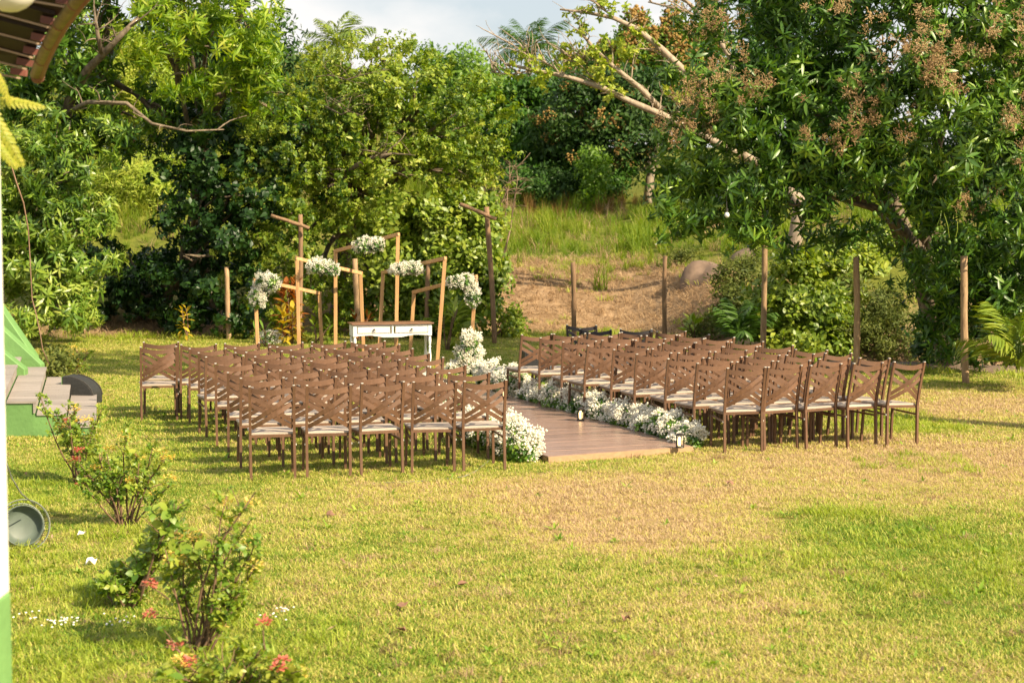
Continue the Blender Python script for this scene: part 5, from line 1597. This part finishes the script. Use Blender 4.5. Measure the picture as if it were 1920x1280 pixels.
# ------------------------------------------------------------------ flowering shrubs at left
def shrub(label, bx, by, stems, leaf_n, yfl, rfl, group='ixora shrubs along the left of the lawn', big=0, lean=0.0, ysz=.05):
    b = gnd(bx, by)
    t = thing('ixora_shrub', label, 'shrub', b, group)
    stems = list(stems) + [(x + random.gauss(0, 22), y + R_(-10, 70)) for x, y in stems[::2]]
    PL, DLs = [], []
    for (tx, ty) in stems:
        tip = at(tx, ty, b.y + R_(-.22, .22))
        base_p = b + Vector((R_(-.05, .05), R_(-.05, .05), -.03))
        pth = limb_path(base_p, tip, 0.07, 7)
        m = MB()
        m.tube(pth, taper(.009, .0035), 6, .08)
        for _ in range(3):
            a = random.choice(pth[3:6])
            q = a + Vector((R_(-.12, .12), R_(-.1, .1), R_(.04, .16)))
            m.tube(limb_path(a, q, .1, 4), taper(.004, .002, 4), 5)
            PL.append(q); DLs.append((0, 0, 1))
        m.build('stem', M['twig'], t, smooth=True)
        for _ in range(int(leaf_n * 1.5)):
            f = R_(.45, 1.02) ** .8
            i = min(5, int(f * 6))
            p = pth[i].lerp(pth[i + 1], min(1, f * 6 - i)) if i < 6 else pth[6]
            PL.append(p + Vector((R_(-.05, .05), R_(-.05, .05), R_(-.02, .03))))
            DLs.append((R_(-.8, .8), R_(-.8, .5), R_(.2, 1)))
    PL = np.array([tuple(p) for p in PL])
    scatter('foliage', 'shrub_leaf', PL, np.array(DLs, float), RNG.uniform(.4, .95, len(PL)), t)
    if big:
        sel = RNG.integers(0, len(PL), big)
        scatter('large_leaves', 'shrub_big', PL[sel], np.array(DLs, float)[sel] + np.array((0, -.4, 0)), RNG.uniform(.7, 1.2, big), t)
    def heads(lst, mat, nm, r):
        for (x, y) in lst:
            c = Cluster()
            for k in range(36):
                D = RNG.normal(size=3)
                D[2] = abs(D[2]) * .8
                D /= np.linalg.norm(D)
                c.put(leaf(.030, .019, .1, .1, .5), rotm(math.atan2(D[1], D[0]) + R_(-1, 1), R_(-.3, .9)), D * r * R_(.5, 1))
            o = link(nm, c.mesh(nm, mat), t)
            hp = at(x, y, b.y + R_(-.12, .12))
            o.location = hp - b
            dd_ = np.linalg.norm(PL - np.array(hp), axis=1)
            a_ = Vector(PL[int(np.argmin(dd_))])
            if dd_.min() > .05 and a_.z > hp.z - .02:
                low_ = PL[PL[:, 2] < hp.z - .05]
                if len(low_): a_ = Vector(low_[int(np.argmin(np.linalg.norm(low_ - np.array(hp), axis=1)))])
            MB().tube(limb_path(a_, hp - Vector((0, 0, .01)), .06, 5), taper(.005, .003, 5), 5).build('flower_stalk', M['twig'], t)
    heads(yfl, M['yellowfl'], 'yellow_flower_head', .052)
    heads(rfl, M['red'], 'red_flower_head', .036)
    return t
shrub('tall sparse ixora shrub with bare stems and yellow tips, nearest the camera', 372, 1225,
      [(425, 930), (470, 975), (350, 985), (395, 1010), (440, 1050), (330, 1060), (480, 1010), (370, 1040), (415, 1090), (310, 1030), (455, 1100), (345, 1130)], 13,
      [(425, 945), (472, 950), (335, 1045), (322, 1055), (468, 1027), (376, 1010), (430, 1128), (440, 985), (478, 1065), (350, 1060), (410, 1175), (345, 1010)], [(282, 1097), (330, 1212), (282, 1155)], big=10)
shrub('leafy ixora shrub with large green leaves left of the tall sparse shrub', 240, 1140,
      [(310, 945), (340, 940), (330, 980), (230, 1060), (220, 1100), (280, 1040), (260, 1080), (305, 1020), (200, 1090), (290, 1000)], 16,
      [(305, 1050), (362, 1005)], [(284, 1098), (216, 1098)], big=34)
shrub('ixora shrub with yellow flowers and red blooms before the green steps', 235, 985,
      [(235, 800), (290, 830), (200, 850), (310, 860), (175, 820), (260, 870), (150, 870), (320, 905), (220, 880), (280, 890)], 14,
      [(236, 820), (300, 850), (262, 860), (315, 860), (205, 845), (290, 930), (240, 905), (318, 900), (180, 880)], [(143, 862), (152, 908), (148, 845)], big=6)
shrub('low ixora shrub covered in pale yellow and pink blooms beside the steps', 150, 905,
      [(130, 780), (150, 790), (175, 800), (110, 800), (165, 830), (125, 820), (90, 770), (75, 740), (140, 760)], 12,
      [(150, 790), (128, 800), (170, 815), (115, 810), (140, 770), (165, 790)], [(140, 842), (126, 790), (135, 866)], big=6)
shrub('small yellow-flowered shrub on the lawn past the steps', 140, 702,
      [(132, 655), (150, 660), (140, 670), (160, 690), (125, 680), (162, 665), (110, 690)], 7,
      [(140, 652), (133, 663), (130, 672), (143, 675), (150, 690), (126, 694), (158, 660), (136, 668)], [])
shrub('foreground ixora with red flowers cut off by the bottom frame edge', 420, 1330,
      [(330, 1215), (380, 1235), (450, 1200), (490, 1215), (520, 1250), (360, 1260), (420, 1245), (555, 1270), (300, 1260), (470, 1260)], 9,
      [(420, 1265), (560, 1265), (345, 1240)], [(520, 1255), (328, 1212), (495, 1170), (530, 1240), (355, 1245)], big=18)
bush('low dark green shrub behind the steps at the lawn edge', [(108, 680, 27, 28, 16), (85, 685, 27, 20, 12)], 'dull', (105, 695, 27), name='low_shrub', group='low shrubs by the steps')
# small white ground flowers, petals, fallen leaves
for px, py, n, lb in ((112, 1182, 26, 'white daisies dotting the grass near the lower left'), (226, 1176, 12, 'white daisies left of the tall sparse shrub'), (520, 1160, 14, 'white daisies right of the tall sparse shrub'), (48, 1165, 9, 'white daisies near the green post foot')):
    c = gnd(px, py)
    t = thing('daisy_patch', lb, 'flowers', c, 'daisy patches in the grass')
    for k in range(n):
        m = MB()
        x, y, z = R_(-.12, .12), R_(-.14, .14), R_(.03, .07)
        m.lathe([(.002, z - .003), (.0075, z), (.006, z + .004), (.001, z + .005)], 7, (x * R_(.4, 1.2), y * R_(.4, 1.6), 0))
        m.build('daisy', M['petal_white'], t, local=True)
def crumple(name, label, cat, px, py, r, mat, group=None, z=.035):
    c = gnd(px, py)
    m = MB()
    n = 7
    vs = [Vector((0, 0, z + R_(0, .01)))] + [Vector((r * R_(.7, 1.1) * math.cos(2 * PI * i / n), r * R_(.7, 1.1) * math.sin(2 * PI * i / n), z + R_(-.012, .03))) for i in range(n)]
    vs2 = [v - Vector((0, 0, .004)) for v in vs]
    m.add(vs + vs2, [(0, 1 + i, 1 + (i + 1) % n) for i in range(n)] + [(n + 1, n + 2 + (i + 1) % n, n + 2 + i) for i in range(n)] + [(1 + i, n + 2 + i, n + 2 + (i + 1) % n, 1 + (i + 1) % n) for i in range(n)])
    o = m.mesh(name, mat)
    ob = link(name, o)
    ob.location = c
    return tag(ob, label, cat, group)
crumple('white_petal', 'crumpled white petal on the grass below the drum', 'petal', 172, 1062, .045, M['petal_white'], 'white petals')
crumple('white_petal', 'small white petal on the grass right of the drum', 'petal', 153, 1010, .035, M['petal_white'], 'white petals')
for px, py, lb in ((868, 1105, 'dry brown leaf on the lawn at the centre foreground'), (620, 970, 'dry brown leaf on the lawn below the left block'), (1172, 1168, 'curled brown leaf on the lawn right of centre'), (755, 1143, 'small dry leaf on the lawn, lower centre'), (752, 1190, 'dark dry leaf near the lower centre of the lawn'), (1368, 912, 'dark dry clod on the lawn in front of the right block')):
    crumple('dry_leaf', lb, 'leaf', px, py, .04, M['dryleaf'], 'dry leaves on the lawn')
